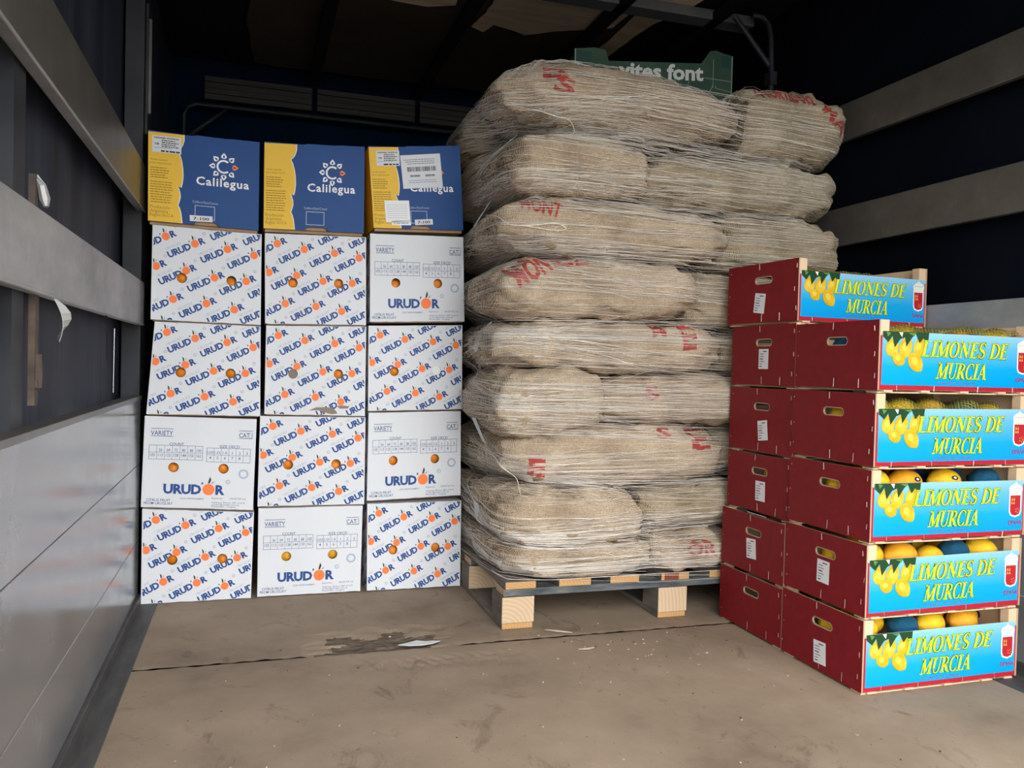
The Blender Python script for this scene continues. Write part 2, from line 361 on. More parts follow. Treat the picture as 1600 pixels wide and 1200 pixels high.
# floor: two sheets of plywood meeting at a seam, the far one gouged beside it
def floor_z(x, y):
    z = 0.0
    dx = (x - .42) / .24; dy = (y - 2.565) / .27
    if y > 2.56:
        d = math.exp(-(dx ** 4)) * max(0, 1 - dy) ** .7 if dy < 1 else 0
        n_ = noise.fractal(Vector((x * 9, y * 30, 3.1)), .9, 2.0, 4)
        n2_ = noise.noise(Vector((x * 14, y * 14, 9))); z -= max(0, min(.020, (d * 1.25 - .35 + .35 * n2_) * (.018 + .012 * n_)))
        z += .0015 * math.exp(-((y - 2.565) / .03) ** 2)
        z -= .003 * math.exp(-((y - 2.565) / .012) ** 2) * (noise.noise(Vector((x * 30, 0, 0))) + .6)
    else:
        d = math.exp(-((x - .56) / .26) ** 4) * math.exp(-((y - 2.43) / .05) ** 4)
        z -= d * .0022 * (1 + .6 * math.sin(x * 150 + 9 * noise.noise(Vector((x * 6, y * 9, 0)))) + noise.noise(Vector((x * 25, y * 40, 4))))
        z -= .002 * math.exp(-((y - 2.553) / .01) ** 2) * (noise.noise(Vector((x * 25, 7, 0))) + .6)
    return z
def sheet(mb, xs, ys, mt, skew):
    i0 = len(mb.v); k = mb.slot(mt)
    for y in ys:
        for x in xs: mb.v.append((x, y + skew(x, y), floor_z(x, y)))
    nx = len(xs)
    for j in range(len(ys) - 1):
        for i in range(nx - 1):
            a = i0 + j * nx + i; mb.f.append((a, a + 1, a + nx + 1, a + nx)); mb.m.append(k if max(mb.v[q][2] for q in (a, a + 1, a + nx + 1, a + nx)) > -.0055 else mb.slot('worn_ply'))
def fr(a, b, n): return [a + (b - a) * i / n for i in range(n + 1)]
mb = MB()
sk = lambda x, y: (.004 * noise.noise(Vector((x * 14, 0, 0))) if abs(y - 2.565) < .02 else 0)
sheet(mb, fr(-.318, 2.122, 300), fr(YB, 2.2, 6)[:-1] + fr(2.2, 2.556, 40), 'floor_ply', lambda x, y: 0)
sheet(mb, fr(-.318, 2.122, 300), fr(2.563, 3.0, 60) + [3.3, 3.8, 4.4, YF], 'floor_ply', sk)
mb.box(-.318, 2.122, 2.50, 2.75, -.052, -.030, 'crack')
mb.box(-.55, 2.45, YB, YF + .1, -.10, -.051, 'crack')
struct(mb, 'floor')
mb = MB()      # steel edge strips of the floor
mb.box(-.387, -.316, YB, YF, -.05, .003, 'strip_steel'); struct(mb, 'trim_1', bevel=.002)
mb = MB(); mb.box(2.120, 2.25, YB, YF, -.05, .003, 'strip_steel'); struct(mb, 'trim_2', bevel=.002)
# left wall: aluminium drop side of three planks with ledge, tarpaulin above it
mb = MB()
for z0, z1 in ((.035, .232), (.2345, .510), (.5125, .745)):
    mb.box(-.425, XL, YB, 3.27, z0, z1, 'panel_metal')
mb.box(-.425, XL + .004, YB, 3.27, .745, .760, 'board_worn')
mb.box(-.425, XL + .012, YB, 3.27, .0, .033, 'strip_steel')
struct(mb, 'wall_left', bevel=.0015)
mb = MB()
def wavy(mb, x, y0, y1, z0, z1, mt, amp=.012, side=1, ny=60):
    i0 = len(mb.v); k = mb.slot(mt); zs = fr(z0, z1, 8)
    for y in fr(y0, y1, ny):
        for z in zs: mb.v.append((x + side * amp * (math.sin(y * 9) * .5 + noise.noise(Vector((y * 3, z * .8, 2)))), y, z))
    for j in range(ny):
        for i in range(8):
            a = i0 + j * 9 + i; mb.f.append((a, a + 1, a + 10, a + 9)); mb.m.append(k)
wavy(mb, -.462, YB, 3.212, .70, ZC, 'tarp_navy'); wavy(mb, -.466, 3.19, YF, 1.00, ZC, 'tarp_navy', ny=40); wavy(mb, -.462, 3.2145, YF, .76, 1.01, 'tarp_navy', ny=40); wavy(mb, -.466, 3.19, YF, -.05, .77, 'tarp_navy', ny=40)
tag(mb.build('wall_left_tarpaulin', smooth=True), kind='structure')
for i, (z0, z1) in enumerate(((1.02, 1.175), (1.435, 1.60))):
    mb = MB(); mb.box(-.412, XL, YB, 3.33, z0, z1, 'board_metal' if i < 1 else 'board_worn')
    mb.box(-.414, XL + .0015, YB, 3.33, z0 - .004, z0 + .004, 'board_metal')
    struct(mb, 'trim_%d' % (3 + i), bevel=.003)
mb = MB(); mb.box(-.46, -.395, 3.30, 3.46, 0.0, ZC, 'post_dark'); mb.box(-.395, -.385, 3.33, 3.44, 1.72, 2.2, 'post_dark'); mb.box(-.393, -.375, 3.345, 3.352, 1.8, 2.15, 'board_worn')
struct(mb, 'trim_6', bevel=.004)
mb = MB(); mb.box(-.455, -.418, 1.70, 1.78, .76, ZC, 'post_dark'); mb.box(-.455, -.418, 0.55, .63, .76, ZC, 'post_dark'); struct(mb, 'trim_7')
# right wall
mb = MB()
for z0, z1 in ((.035, .235), (.2375, .51), (.5125, .745)): mb.box(2.25, 2.29, YB, 4.9, z0, z1, 'panel_metal')
mb.box(2.246, 2.30, YB, YF, -.05, .033, 'strip_steel')
mb.box(2.25, 2.31, YB, YF, .745, .76, 'board_worn')
struct(mb, 'wall_right', bevel=.0015)
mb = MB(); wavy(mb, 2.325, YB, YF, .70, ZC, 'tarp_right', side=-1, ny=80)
tag(mb.build('wall_right_tarpaulin', smooth=True), kind='structure')
for i, (z0, z1) in enumerate(((1.0, 1.148), (1.415, 1.57), (1.835, 1.985))):
    mb = MB(); mb.box(2.25, 2.275, YB, 4.3, z0, z1, 'board_metal' if i == 0 else 'board_worn')
    struct(mb, 'trim_%d' % (8 + i), bevel=.003)
# front wall with ribbed header board and rail
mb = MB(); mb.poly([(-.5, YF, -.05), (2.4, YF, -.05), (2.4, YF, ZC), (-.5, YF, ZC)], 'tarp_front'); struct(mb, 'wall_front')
mb = MB()
for a, b_ in ((-.28, .30), (.33, .90), (.93, 1.50), (1.53, 2.1)):
    for k in range(4): mb.box(a, b_, 4.93 - .004 * (k % 2), 4.97, 2.345 + k * .032, 2.345 + k * .032 + .029, 'header_board')
struct(mb, 'trim_11')
mb = MB(); mb.tube([(-.38, 4.90, 1.9), (-.38, 4.90, 2.24), (-.36, 4.90, 2.285), (-.32, 4.90, 2.30), (2.15, 4.90, 2.30)], .012, 'post_dark', 8)
mb.tube([(-.36, 4.90, 2.12), (-.16, 4.9, 2.29)], .012, 'post_dark', 8); struct(mb, 'trim_12', smooth=True)
# roof: dark tarpaulin, torn brown sheets hanging under it, slats and bows
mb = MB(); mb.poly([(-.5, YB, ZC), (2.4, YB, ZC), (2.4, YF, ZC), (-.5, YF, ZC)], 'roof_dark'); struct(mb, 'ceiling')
def torn(pts, z, mt, th=.006, seed=1, wob=.014):
    out = []
    for i in range(len(pts)):
        a, b_ = Vector((*pts[i], 0)), Vector((*pts[(i + 1) % len(pts)], 0)); n = max(2, int((b_ - a).length / .06))
        for k in range(n):
            q = a.lerp(b_, k / n); out.append((q.x + wob * noise.noise(q * 7 + Vector((seed, 0, 0))), q.y + wob * noise.noise(q * 7 + Vector((0, seed, 5)))))
    mb = MB(); n = len(out)
    zf = lambda p: z + .01 * noise.noise(Vector((p[0] * 3, p[1] * 3, seed)))
    vs = [(p[0], p[1], zf(p)) for p in out] + [(p[0], p[1], zf(p) + th) for p in out]
    fs = [t for t in tessellate_polygon([[Vector((p[0], p[1], 0)) for p in out]])]
    fs = list(fs) + [tuple(j + n for j in t) for t in fs] + [(i, (i + 1) % n, (i + 1) % n + n, i + n) for i in range(n)]
    mb.mesh(vs, fs, mt); return mb
struct(torn([(.02, 3.3), (1.72, 3.3), (1.72, 4.9), (-.02, 4.9), (-.06, 4.3)], 2.565, 'roof_brown', seed=3), 'trim_13')
struct(torn([(.30, 3.0), (.86, 3.0), (.86, 3.74), (.74, 3.80), (.58, 3.80), (.44, 3.70)], 2.548, 'roof_tan', seed=9), 'trim_14')
struct(torn([(.96, 3.0), (1.64, 3.0), (1.64, 3.72), (1.52, 3.78), (1.38, 3.86), (1.26, 3.95), (1.18, 3.92), (1.09, 3.90), (1.06, 3.99), (.99, 3.95), (1.02, 3.80)], 2.548, 'roof_tan', seed=14), 'trim_15')
struct(torn([(1.66, 3.0), (1.96, 3.0), (1.80, 3.62), (1.78, 3.86), (1.76, 4.12), (1.68, 3.98)], 2.545, 'roof_tan', seed=21), 'trim_16')
for i, x in enumerate((.311, .923, 1.535, 2.0)):
    mb = MB(); mb.box(x - .028, x + .028, YB, YF, 2.50, 2.535, 'roof_dark'); struct(mb, 'trim_%d' % (17 + i))
mb = MB(); mb.box(-.42, 2.19, 3.36, 3.45, 2.50, 2.545, 'bow_grey')
mb.tube([(2.14, 3.30, 2.52), (2.19, 3.29, 2.515), (2.215, 3.28, 2.48), (2.222, 3.27, 2.42), (2.222, 3.26, 2.25), (2.222, 3.26, 1.6)], .013, 'post_dark', 8)
mb.tube([(2.05, 3.30, 2.50), (2.22, 3.27, 2.29)], .013, 'post_dark', 8)
mb.box(2.205, 2.24, 3.24, 3.285, 2.20, 2.26, 'post_dark')
struct(mb, 'trim_21', bevel=.002)
for i, y in enumerate((1.6, 0.1)):
    mb = MB(); mb.box(-.42, 2.27, y, y + .09, 2.50, 2.545, 'bow_grey'); struct(mb, 'trim_%d' % (22 + i))
mb = MB(); mb.box(-60, 60, -80, YB - .15, -1.25, -1.2, 'asphalt'); struct(mb, 'ground')
# fittings on the left side
mb = MB(); mb.box(-.417, -.405, 1.812, 1.84, .80, 1.02, 'rust'); mb.tube([(-.404, 1.826, .90), (-.402, 1.826, .86), (-.404, 1.83, .835)], .008, 'rust', 6)
mb.box(-.417, -.40, 1.815, 1.837, .835, .85, 'rust'); tag(mb.build('strap_catch', origin=(-.41, 1.826, .8)), 'rusty strap catch hanging below the middle board of the left side', 'fitting')
mb = MB(); mb.tube([(-.41, 1.83, 1.25), (-.40, 1.83, 1.23), (-.395, 1.833, 1.205), (-.392, 1.83, 1.19)], [.004, .008, .010, .005], 'board_metal', 7); mb.box(-.42, -.408, 1.815, 1.845, 1.16, 1.25, 'rust')
tag(mb.build('tarp_hook', origin=(-.41, 1.83, 1.17)), 'small worn metal hook just above the middle board of the left side', 'fitting')
mb = MB(); vs = []
for k in range(7):
    t = k / 6; vs += [(-.38 + .012 * math.sin(t * 3), 1.845 + .055 * t - .012 * t, 1.012 - .085 * t), (-.378 + .02 * math.sin(t * 4), 1.86 + .065 * t + .018 * t, 1.012 - .075 * t)]
vs2 = [(a + .0015, b_, c) for a, b_, c in vs]
fs = [(2 * k, 2 * k + 1, 2 * k + 3, 2 * k + 2) for k in range(6)]; n = len(vs)
fs += [tuple(j + n for j in f) for f in fs] + [(2 * k, 2 * k + 2, 2 * k + 2 + n, 2 * k + n) for k in range(6)] + [(2 * k + 1, 2 * k + 3, 2 * k + 3 + n, 2 * k + 1 + n) for k in range(6)] + [(12, 13, 13 + n, 12 + n)]
mb.mesh(vs + vs2, fs, 'plastic_clear'); tag(mb.build('plastic_flap', origin=(-.38, 1.85, 1.01)), 'torn clear plastic flap hanging from the middle board of the left side', 'plastic scrap')
mb = MB(); mb.tube([(-.404, 2.62, 1.02), (-.403, 2.625, .95), (-.404, 2.64, .89), (-.403, 2.66, .865)], .0022, 'frame_black', 5)
tag(mb.build('cord', origin=(-.404, 2.62, 1.0)), 'thin dark cord dangling under the middle board of the left side', 'cord')

# ------------------------------------------------------------------ CITRUS CARTONS
AS = 0.87     # height of a carton front in units of its width
def logo(cv, cx, cy, k, ang, small=True):
    """cx,cy centre of the orange; k cap height"""
    ca, sa = math.cos(ang), math.sin(ang); old = cv.tf
    cv.tf = lambda q: (cx + (q[0] * ca - q[1] * sa) * k, cy + (q[0] * sa + q[1] * ca) * k)
    cv.text('URUD', -4.55, -.5, 1.0, 'print_navy', 1, width=3.80, bold=.045, sp=.95)
    cv.text('R', .70, -.5, 1.0, 'print_navy', 1, width=.95, bold=.045)
    cv.disc(0, 0, .62, 'print_orange', 2, 18)
    cv.poly([(-.78, .55), (-.62, .52), (-.55, .72), (-.70, .80)], 'print_navy', 1)
    cv.shape([(-.10, .66), (-.02, 1.0), (.10, 1.42), (.24, 1.05), (.10, .66)], 'print_green', 1)
    cv.shape([(.18, .66), (.30, .72), (.62, .96), (.40, .68)], 'print_green', 1)
    cv.ring(1.95, .86, .17, .25, 'print_pale', 1, n=10); cv.text('R', 1.87, .75, .2, 'print_pale', 1)
    if small: cv.text('URUGUAY', -4.5, .74, .42, 'print_pale', 1, width=2.6, res=1)
    cv.tf = old
PAT = [(211, 225), (508, 277), (848, 307), (1130, 350), (424, 565), (717, 620), (1050, 635), (296, 875), (637, 900), (928, 948), (118, 540), (945, 60), (1290, 85), (212, 1135), (1272, 935), (1352, 655), (1560, 330)]
pattern = Canvas()
for x, y in PAT: logo(pattern, (x - 75) / 1135, AS * (1 - (y - 115) / 985), .0595, math.radians(27))
HOLES = {'pattern': ((.27, .40), (.722, .405)), 'variety': ((.268, .388), (.715, .388))}
HR = .047
variety = Canvas(); cv = variety
def vx(x): return (x - 110) / 1370
def vy(y): return AS * (1 - (y - 80) / 1185)
for t, x0, x1 in (('VARIETY', 190, 455), ('CAT I', 1265, 1435)):
    cv.text(t, vx(x0), vy(325), .045, 'print_slate', 0, width=vx(x1) - vx(x0), bold=.01); cv.rect(vx(x0), vy(340), vx(x1), vy(333), 'print_slate'); cv.rect(vx(x0), vy(243), vx(x1), vy(236), 'print_slate')
cv.frame(vx(1398), vy(333), vx(1435), vy(262), .004, 'print_pale')
cv.text('COUNT', vx(505), vy(450), .026, 'print_slate', center=True, width=vx(590) - vx(415), bold=.01)
cv.text('SIZE OECD', vx(1155), vy(466), .026, 'print_slate', center=True, width=vx(1285) - vx(1030), bold=.01)
g1 = [['', '56', '64', '72', '80', '88', '100'], ['105', '113', '125', '138', '144', '150', '162']]
g2 = [['1-XXX', '1-XX', '1-X', '1', '2', '3'], ['4', '5', '6', '7', '8', '']]
for g, x0, x1, ya, yb in ((g1, 175, 825, 452, 638), (g2, 872, 1420, 470, 655)):
    X0, X1, Y1, Y0 = vx(x0), vx(x1), vy(ya), vy(yb); nc = len(g[0]); cw = (X1 - X0) / nc
    cv.frame(X0, Y0, X1, Y1, .0035, 'print_slate'); cv.rect(X0, (Y0 + Y1) / 2 - .0015, X1, (Y0 + Y1) / 2 + .0015, 'print_slate')
    for c in range(1, nc): cv.rect(X0 + c * cw - .0015, Y0, X0 + c * cw + .0015, Y1, 'print_slate')
    for r in range(2):
        for c in range(nc):
            t = g[r][c]
            if t: cv.text(t, X0 + (c + .5) * cw, (Y0 + Y1) / 2 + (.009 if r == 0 else -.040), .029, 'print_slate', center=True, width=None if len(t) == 1 else min(cw * .9, .0125 * len(t) + .004), bold=.004)
cv.ring(vx(1340), vy(800), .030, .046, 'ring_print')
logo(cv, vx(915), vy(1012), .088, 0, small=False)
cv.text('GGN 4049929688893', vx(715), vy(1147), .016, 'print_slate', center=True, width=.21)
cv.text('CITRUS FRUIT', vx(168), vy(1183), .026, 'print_slate', width=vx(455) - vx(168), bold=.01); cv.text('FROM URUGUAY', vx(142), vy(1224), .026, 'print_slate', width=vx(485) - vx(142), bold=.01)
cv.text('Exporter:', vx(960), vy(1135), .017, 'print_slate', width=.10); cv.text("URUD'OR S.A.", vx(1180), vy(1135), .017, 'print_slate', width=.15)
for i, t in enumerate(('Address: Rincon 487 of 610', 'urudor@urudor.com.uy', 'Montevideo - Uruguay')): cv.text(t, vx(960), vy(1188 + i * 26), .016, 'print_slate', width=(.30, .25, .22)[i])
pp = {}
def face_polys(kind):
    if kind not in pp:
        hs = [circle(x, y, HR, 20) for x, y in HOLES[kind]]
        pp[kind] = {'pattern': pattern, 'variety': variety}[kind].clipped(.012, .006, .988, AS - .006, hs)
    return pp[kind]
side_polys = None
YFACE = 3.24
def quad_fn(q, y0, base=(0, 0, 0), yaw=0.0):
    (TL, TR, BL, BR) = q
    def fn(u, v, off=0):
        v = v / AS
        x = (BL[0] * (1 - u) + BR[0] * u) * (1 - v) + (TL[0] * (1 - u) + TR[0] * u) * v
        z = (BL[1] * (1 - u) + BR[1] * u) * (1 - v) + (TL[1] * (1 - u) + TR[1] * u) * v
        return (x - base[0], y0 - off + yaw * (u - .5) * .38 - base[1], z - base[2])
    return fn
def front_panel(mb, fn, holes, mt, rim, seed, th=.004, torn_bottom=.004):
    r = random.Random(seed); out = []; K = 18
    for i in range(K): out.append((i / K, torn_bottom * r.uniform(0, 1.2)))
    for i in range(6): out.append((1, AS * i / 6))
    for i in range(K): out.append((1 - i / K, AS - .003 * r.random()))
    for i in range(6): out.append((0, AS * (1 - i / 6)))
    loops = [out] + [h[::-1] for h in holes]
    pts = [p for l in loops for p in l]
    fs = tessellate_polygon([[Vector((p[0], p[1], 0)) for p in l] for l in loops])
    for off, inner in ((0, False), (-th, True)):
        mb.mesh([fn(p[0], p[1], off) for p in pts], [tuple(t) for t in fs], 'cardboard' if inner else mt)
    for l in loops:
        n = len(l); mb.mesh([fn(p[0], p[1], 0) for p in l] + [fn(p[0], p[1], -th) for p in l], [(i, (i + 1) % n, (i + 1) % n + n, i + n) for i in range(n)], rim)
def sphere(r, n=14, seed=0, sq=(1, 1, 1), bump=.02):
    mb = MB(); vs = []; fs = []
    for i in range(n + 1):
        th = PI * i / n
        for j in range(2 * n):
            ph = PI * j / n; d = Vector((math.sin(th) * math.cos(ph), math.sin(th) * math.sin(ph), math.cos(th)))
            rr = r * (1 + bump * noise.noise(d * 2 + Vector((seed, 0, 0)))); vs.append((d.x * rr * sq[0], d.y * rr * sq[1], d.z * rr * sq[2]))
    for i in range(n):
        for j in range(2 * n): fs.append((i * 2 * n + j, (i + 1) * 2 * n + j, (i + 1) * 2 * n + (j + 1) % (2 * n), i * 2 * n + (j + 1) % (2 * n)))
    mb.mesh(vs, fs, 'orange_peel'); return mb
def mk_orange(name, mt):
    s = sphere(.036, seed=3); s.names = [mt]; ob = s.build(name, smooth=True)
    return ob
org = None
def place_orange(x, y, z, mt, label):
    global org
    if org is None: org = {}
    if mt not in org:
        o = mk_orange('orange', mt); org[mt] = o
    else:
        o = org[mt].copy(); C.objects.link(o)
    o.location = (x, y, z); tag(o, label, 'orange', 'oranges showing through the carton hand holes')
rows = {
 'left': [('blue', ((-.371, 1.714), (.011, 1.711), (-.368, 1.390), (.012, 1.382))),
  ('pattern', ((-.353, 1.378), (.024, 1.370), (-.355, 1.036), (.026, 1.030))),
  ('pattern', ((-.340, 1.030), (.026, 1.026), (-.364, .694), (.030, .688))),
  ('variety', ((-.369, .688), (.018, .677), (-.378, .356), (.010, .334))),
  ('pattern', ((-.373, .350), (.014, .327), (-.373, .002), (.008, .002)))],
 'middle': [('blue', ((.028, 1.715), (.399, 1.733), (.030, 1.392), (.402, 1.400))),
  ('pattern', ((.035, 1.376), (.412, 1.387), (.042, 1.036), (.419, 1.044))),
  ('pattern', ((.046, 1.030), (.419, 1.040), (.045, .695), (.421, .691))),
  ('pattern', ((.030, .689), (.424, .686), (.026, .346), (.426, .342))),
  ('variety', ((.030, .340), (.420, .340), (.031, .003), (.417, .003)))],
 'right': [('blue', ((.413, 1.738), (.775, 1.775), (.440, 1.424), (.798, 1.440))),
  ('variety', ((.427, 1.402), (.799, 1.414), (.433, 1.058), (.812, 1.074))),
  ('pattern', ((.427, 1.043), (.802, 1.060), (.432, .710), (.808, .721))),
  ('variety', ((.435, .704), (.805, .714), (.435, .358), (.812, .372))),
  ('pattern', ((.437, .347), (.815, .350), (.442, .003), (.818, .003)))]}
order = ['topmost', 'second from the top', 'third from the top', 'fourth from the top', 'bottom']
extra = {('middle', 2): 'with a brown torn scuff along its lower edge', ('right', 2): 'with one hole blocked white'}
HZ = 0.30
def side_fn(q, y0, D, base, left):
    a, b_ = (q[0], q[2]) if left else (q[1], q[3]); sg = -1 if left else 1
    def fn(u, v, off=0):
        v = v / AS; uu = (1 - u) if left else u
        return (a[0] * v + b_[0] * (1 - v) + sg * off - base[0], y0 + D * uu - base[1], a[1] * v + b_[1] * (1 - v) - base[2])
    return fn
sp_polys = pattern.clipped(.01, .006, .99, AS - .006)
def slant(q, x): return q[2][1] + (q[3][1] - q[2][1]) * (x - q[2][0]) / (q[3][0] - q[2][0])
def white_carton(col, i, kind, q):
    y0 = YFACE + [0, .004, -.003, .002, 0][i] + {'left': .0, 'middle': .004, 'right': -.002}[col]; D = .50
    base = ((q[2][0] + q[3][0]) / 2, y0 + D / 2, min(q[2][1], q[3][1]))
    desc = 'with slanting logos' if kind == 'pattern' else 'with printed size chart'
    lab = 'white citrus carton %s, %s in the %s column' % (desc, order[i], col)
    if (col, i) == ('middle', 2): lab = 'white logo-printed carton with brown scuff, third from the top in the middle column'
    root = empty('fruit_carton', base, lab, 'carton', 'white citrus cartons')
    mb = MB(); fn = quad_fn(q, y0, base); hs = [circle(x, y, HR, 20) for x, y in HOLES[kind]]
    front_panel(mb, fn, hs, 'carton_white', 'carton_edge', hash((i, len(col))) & 255)
    face = pp_ = face_polys(kind)
    Canvas().emit(mb, fn, face)
    # sides, back, top, bottom as shells with thickness
    fb = quad_fn(q, y0 + D, base)
    c = [fn(0, 0), fn(1, 0), fn(1, AS), fn(0, AS)]; k = [fb(0, 0), fb(1, 0), fb(1, AS), fb(0, AS)]
    t = .003
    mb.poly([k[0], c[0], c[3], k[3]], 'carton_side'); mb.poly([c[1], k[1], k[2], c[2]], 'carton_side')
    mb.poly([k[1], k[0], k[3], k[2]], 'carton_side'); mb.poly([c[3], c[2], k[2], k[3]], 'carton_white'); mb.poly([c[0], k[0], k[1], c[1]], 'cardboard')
    Canvas().emit(mb, side_fn(q, y0, D, base, True), sp_polys); Canvas().emit(mb, side_fn(q, y0, D, base, False), sp_polys)
    cvx = Canvas()
    if (col, i) == ('middle', 2):
        cvx.shape([(.43, .045), (.50, .075), (.60, .082), (.66, .075), (.70, .05), (.72, .02), (.66, .012), (.58, .03), (.52, .05)], 'torn_card', 4)
        cvx.shape([(.71, .095), (.78, .10), (.84, .09), (.82, .07), (.74, .068)], 'torn_card', 4)
    if (col, i) == ('right', 1):
        pass
    cvx.emit(mb, fn)
    mb.build('carton_body', root)
    if True:
        tb = MB(); w0 = .012
        tb.box(q[2][0] + .006 - base[0], q[3][0] - .006 - base[0], -D / 2 + .006, D / 2 - .01, -.0030 if i < 4 else -.0008, .03, 'cardboard', tf=lambda p: (p[0], p[1], p[2] + slant(q, p[0] + base[0]) - base[2]))
        tb.build('inner_tray', root)
    for j, (hx, hy) in enumerate(HOLES[kind]):
        p = quad_fn(q, y0)(hx, hy)
        side = ('left', 'right')[j]
        if (col, i, j) in (('middle', 2, 0), ('right', 2, 1)):
            pb = MB(); cc = circle(hx, hy, HR * 1.25, 18); pb.poly([fn(a[0], a[1], -.006) for a in cc], 'plug_brown' if col == 'middle' else 'print_white')
            pb.poly([fn(a[0], a[1], -.009) for a in cc][::-1], 'plug_brown'); pb.build('liner', root); continue
        dz = {0: .004, 1: -.012, 2: .0}[(i * 2 + j + len(col)) % 3]; dx = ((i * 7 + j * 5) % 5 - 2) * .003
        mt = 'amber_peel' if (col, i) == ('middle', 4) else 'orange_peel'
        place_orange(p[0] + dx, y0 + .054, p[2] + dz, mt, 'orange behind %s hole of carton %s in %s column' % (side, ['one', 'second from top', 'third from top', 'fourth from top', 'at bottom'][i], col))
def blue_carton(col, q):
    y0 = YFACE; D = .50; base = ((q[2][0] + q[3][0]) / 2, y0 + D / 2, min(q[2][1], q[3][1]) - .008)
    lab = {'left': 'blue and yellow citrus carton with two small stickers, top of the left column', 'middle': 'blue and yellow citrus carton without stickers, top of the middle column',
           'right': 'blue and yellow citrus carton with a large barcode sticker, top of the right column'}[col]
    root = empty('fruit_carton', base, lab, 'carton', 'blue citrus cartons on top')
    fn = quad_fn(q, y0, base, {'left': .02, 'middle': 0, 'right': -.01}[col]); mb = MB()
    H = AS
    out = [(0, 0), (.40, .0), (.425, .028), (.44, .036), (.60, .036), (.615, .028), (.64, 0), (1, 0), (1, H), (.74, H), (.70, H - .006), (.42, H - .002), (.385, H - .012), (.30, H - .010), (0, H)]
    ed = [(out[i], out[(i + 1) % len(out)]) for i in range(len(out))]
    fs = tessellate_polygon([[Vector((p[0], p[1], 0)) for p in out]])
    mb.mesh([fn(p[0], p[1]) for p in out], [tuple(t) for t in fs], 'carton_blue'); mb.mesh([fn(p[0], p[1], -.004) for p in out], [tuple(t) for t in fs], 'cardboard')
    n = len(out); mb.mesh([fn(p[0], p[1]) for p in out] + [fn(p[0], p[1], -.004) for p in out], [(i, (i + 1) % n, (i + 1) % n + n, i + n) for i in range(n)], 'carton_edge')
    c = [fn(0, 0), fn(1, 0), fn(1, H), fn(0, H)]; k = [(p[0], p[1] + D, p[2]) for p in c]
    mb.poly([k[0], c[0], c[3], k[3]], 'carton_yellow'); mb.poly([c[1], k[1], k[2], c[2]], 'carton_yellow')
    mb.poly([k[1], k[0], k[3], k[2]], 'carton_blue'); mb.poly([c[3], c[2], k[2], k[3]], 'carton_blue'); mb.poly([c[0], k[0], k[1], c[1]], 'cardboard')
    cv = Canvas(); U = lambda x: (x - 52) / 745.; V = lambda y: H * (1 - (y - 165) / 645.)
    edge = [(283, 150), (284, 215), (274, 250), (262, 272), (243, 290), (256, 318), (268, 360), (276, 410), (279, 470), (274, 520), (266, 553), (240, 545), (250, 560), (259, 590), (262, 620), (256, 650), (246, 678), (258, 705), (266, 735), (270, 765), (275, 815)]
    cv.shape([(0, H)] + [(U(x + 5), V(y)) for x, y in edge] + [(0, 0)], 'print_white', 0)
    cv.shape([(0, H)] + [(U(x), V(y)) for x, y in edge] + [(0, 0)], 'carton_yellow', 1)
    cx, cy = U(553), V(372)
    for a in range(8):
        an = a * PI / 4; mt = 'print_orange' if a == 0 else 'print_white'; old = cv.tf; ca, sa = math.cos(an), math.sin(an)
        cv.tf = lambda q_: (cx + q_[0] * ca - q_[1] * sa, cy + q_[0] * sa + q_[1] * ca)
        cv.shape([(.078, 0), (.083, .020), (.098, .027), (.112, .020), (.135, 0), (.112, -.020), (.098, -.027), (.083, -.020)], mt, 1)
        cv.shape([(.083, 0), (.091, .008), (.102, .008), (.117, 0), (.102, -.008), (.091, -.008)], 'carton_blue' if a else 'carton_blue', 2)
        cv.tf = old
    cv.ring(cx, cy, .049, .067, 'print_white', 1, a0=PI * .27, a1=PI * 1.73)
    cv.text('Calilegua', U(368), V(517), .080, 'print_white', 1, width=U(727) - U(368), bold=.020, sp=1.12)
    cv.text('Calibre/Size/Count', U(345), V(652), .024, 'ring_print', 1, width=.23)
    cv.frame(U(360), V(768), U(496), V(668), .006, 'ring_print', 1)
    r = random.Random(3)
    cv.text('Aceite superior', U(68), V(375), .020, 'print_olive', 2, width=.15); cv.text('para exportacion', U(68), V(398), .020, 'print_olive', 2, width=.18)
    for i in range(5): cv.bars(U(68), V(430 + i * 17), U(68) + .13 + .04 * r.random(), .009, 'print_olive', r, 2)
    for i in range(9): cv.bars(U(68), V(530 + i * 18), U(68) + .17 + .03 * r.random(), .009, 'print_olive', r, 2)
    for i, t in enumerate(('Producción', 'Argentina', 'Región N.O.A')): cv.text(t, U(66), V(718 + i * 28), .034, 'print_olive', 2, width=(.175, .155, .205)[i])
    cv.emit(mb, fn, cv.clipped(0.001, .001, .999, H - .001, []) if False else [p for p in cv.clipped(.001, .001, .999, H - .013)])
    mb.build('lid', root)
    tb = MB(); tb.box(q[2][0] + .005 - base[0], q[3][0] - .004 - base[0], -D / 2 + .012, D / 2 - .006, -.0105, .12, 'cardboard', tf=lambda p: (p[0], p[1], p[2] + slant(q, p[0] + base[0]) - base[2]))
    tb.build('inner_tray', root)
    def sticker(x0, y0_, x1, y1, rot, draw, mt='paper', label=None):
        s = Canvas(); cxs, cys = (x0 + x1) / 2, (y0_ + y1) / 2; ca, sa = math.cos(rot), math.sin(rot)
        s.tf = lambda q_: (cxs + (q_[0] - cxs) * ca - (q_[1] - cys) * sa, cys + (q_[0] - cxs) * sa + (q_[1] - cys) * ca)
        s.rect(x0, y0_, x1, y1, mt, 6); draw(s, x0, y0_, x1, y1)
        sb = MB(); s.emit(sb, fn); o = sb.build('sticker', root)
        if label: o['label'] = label
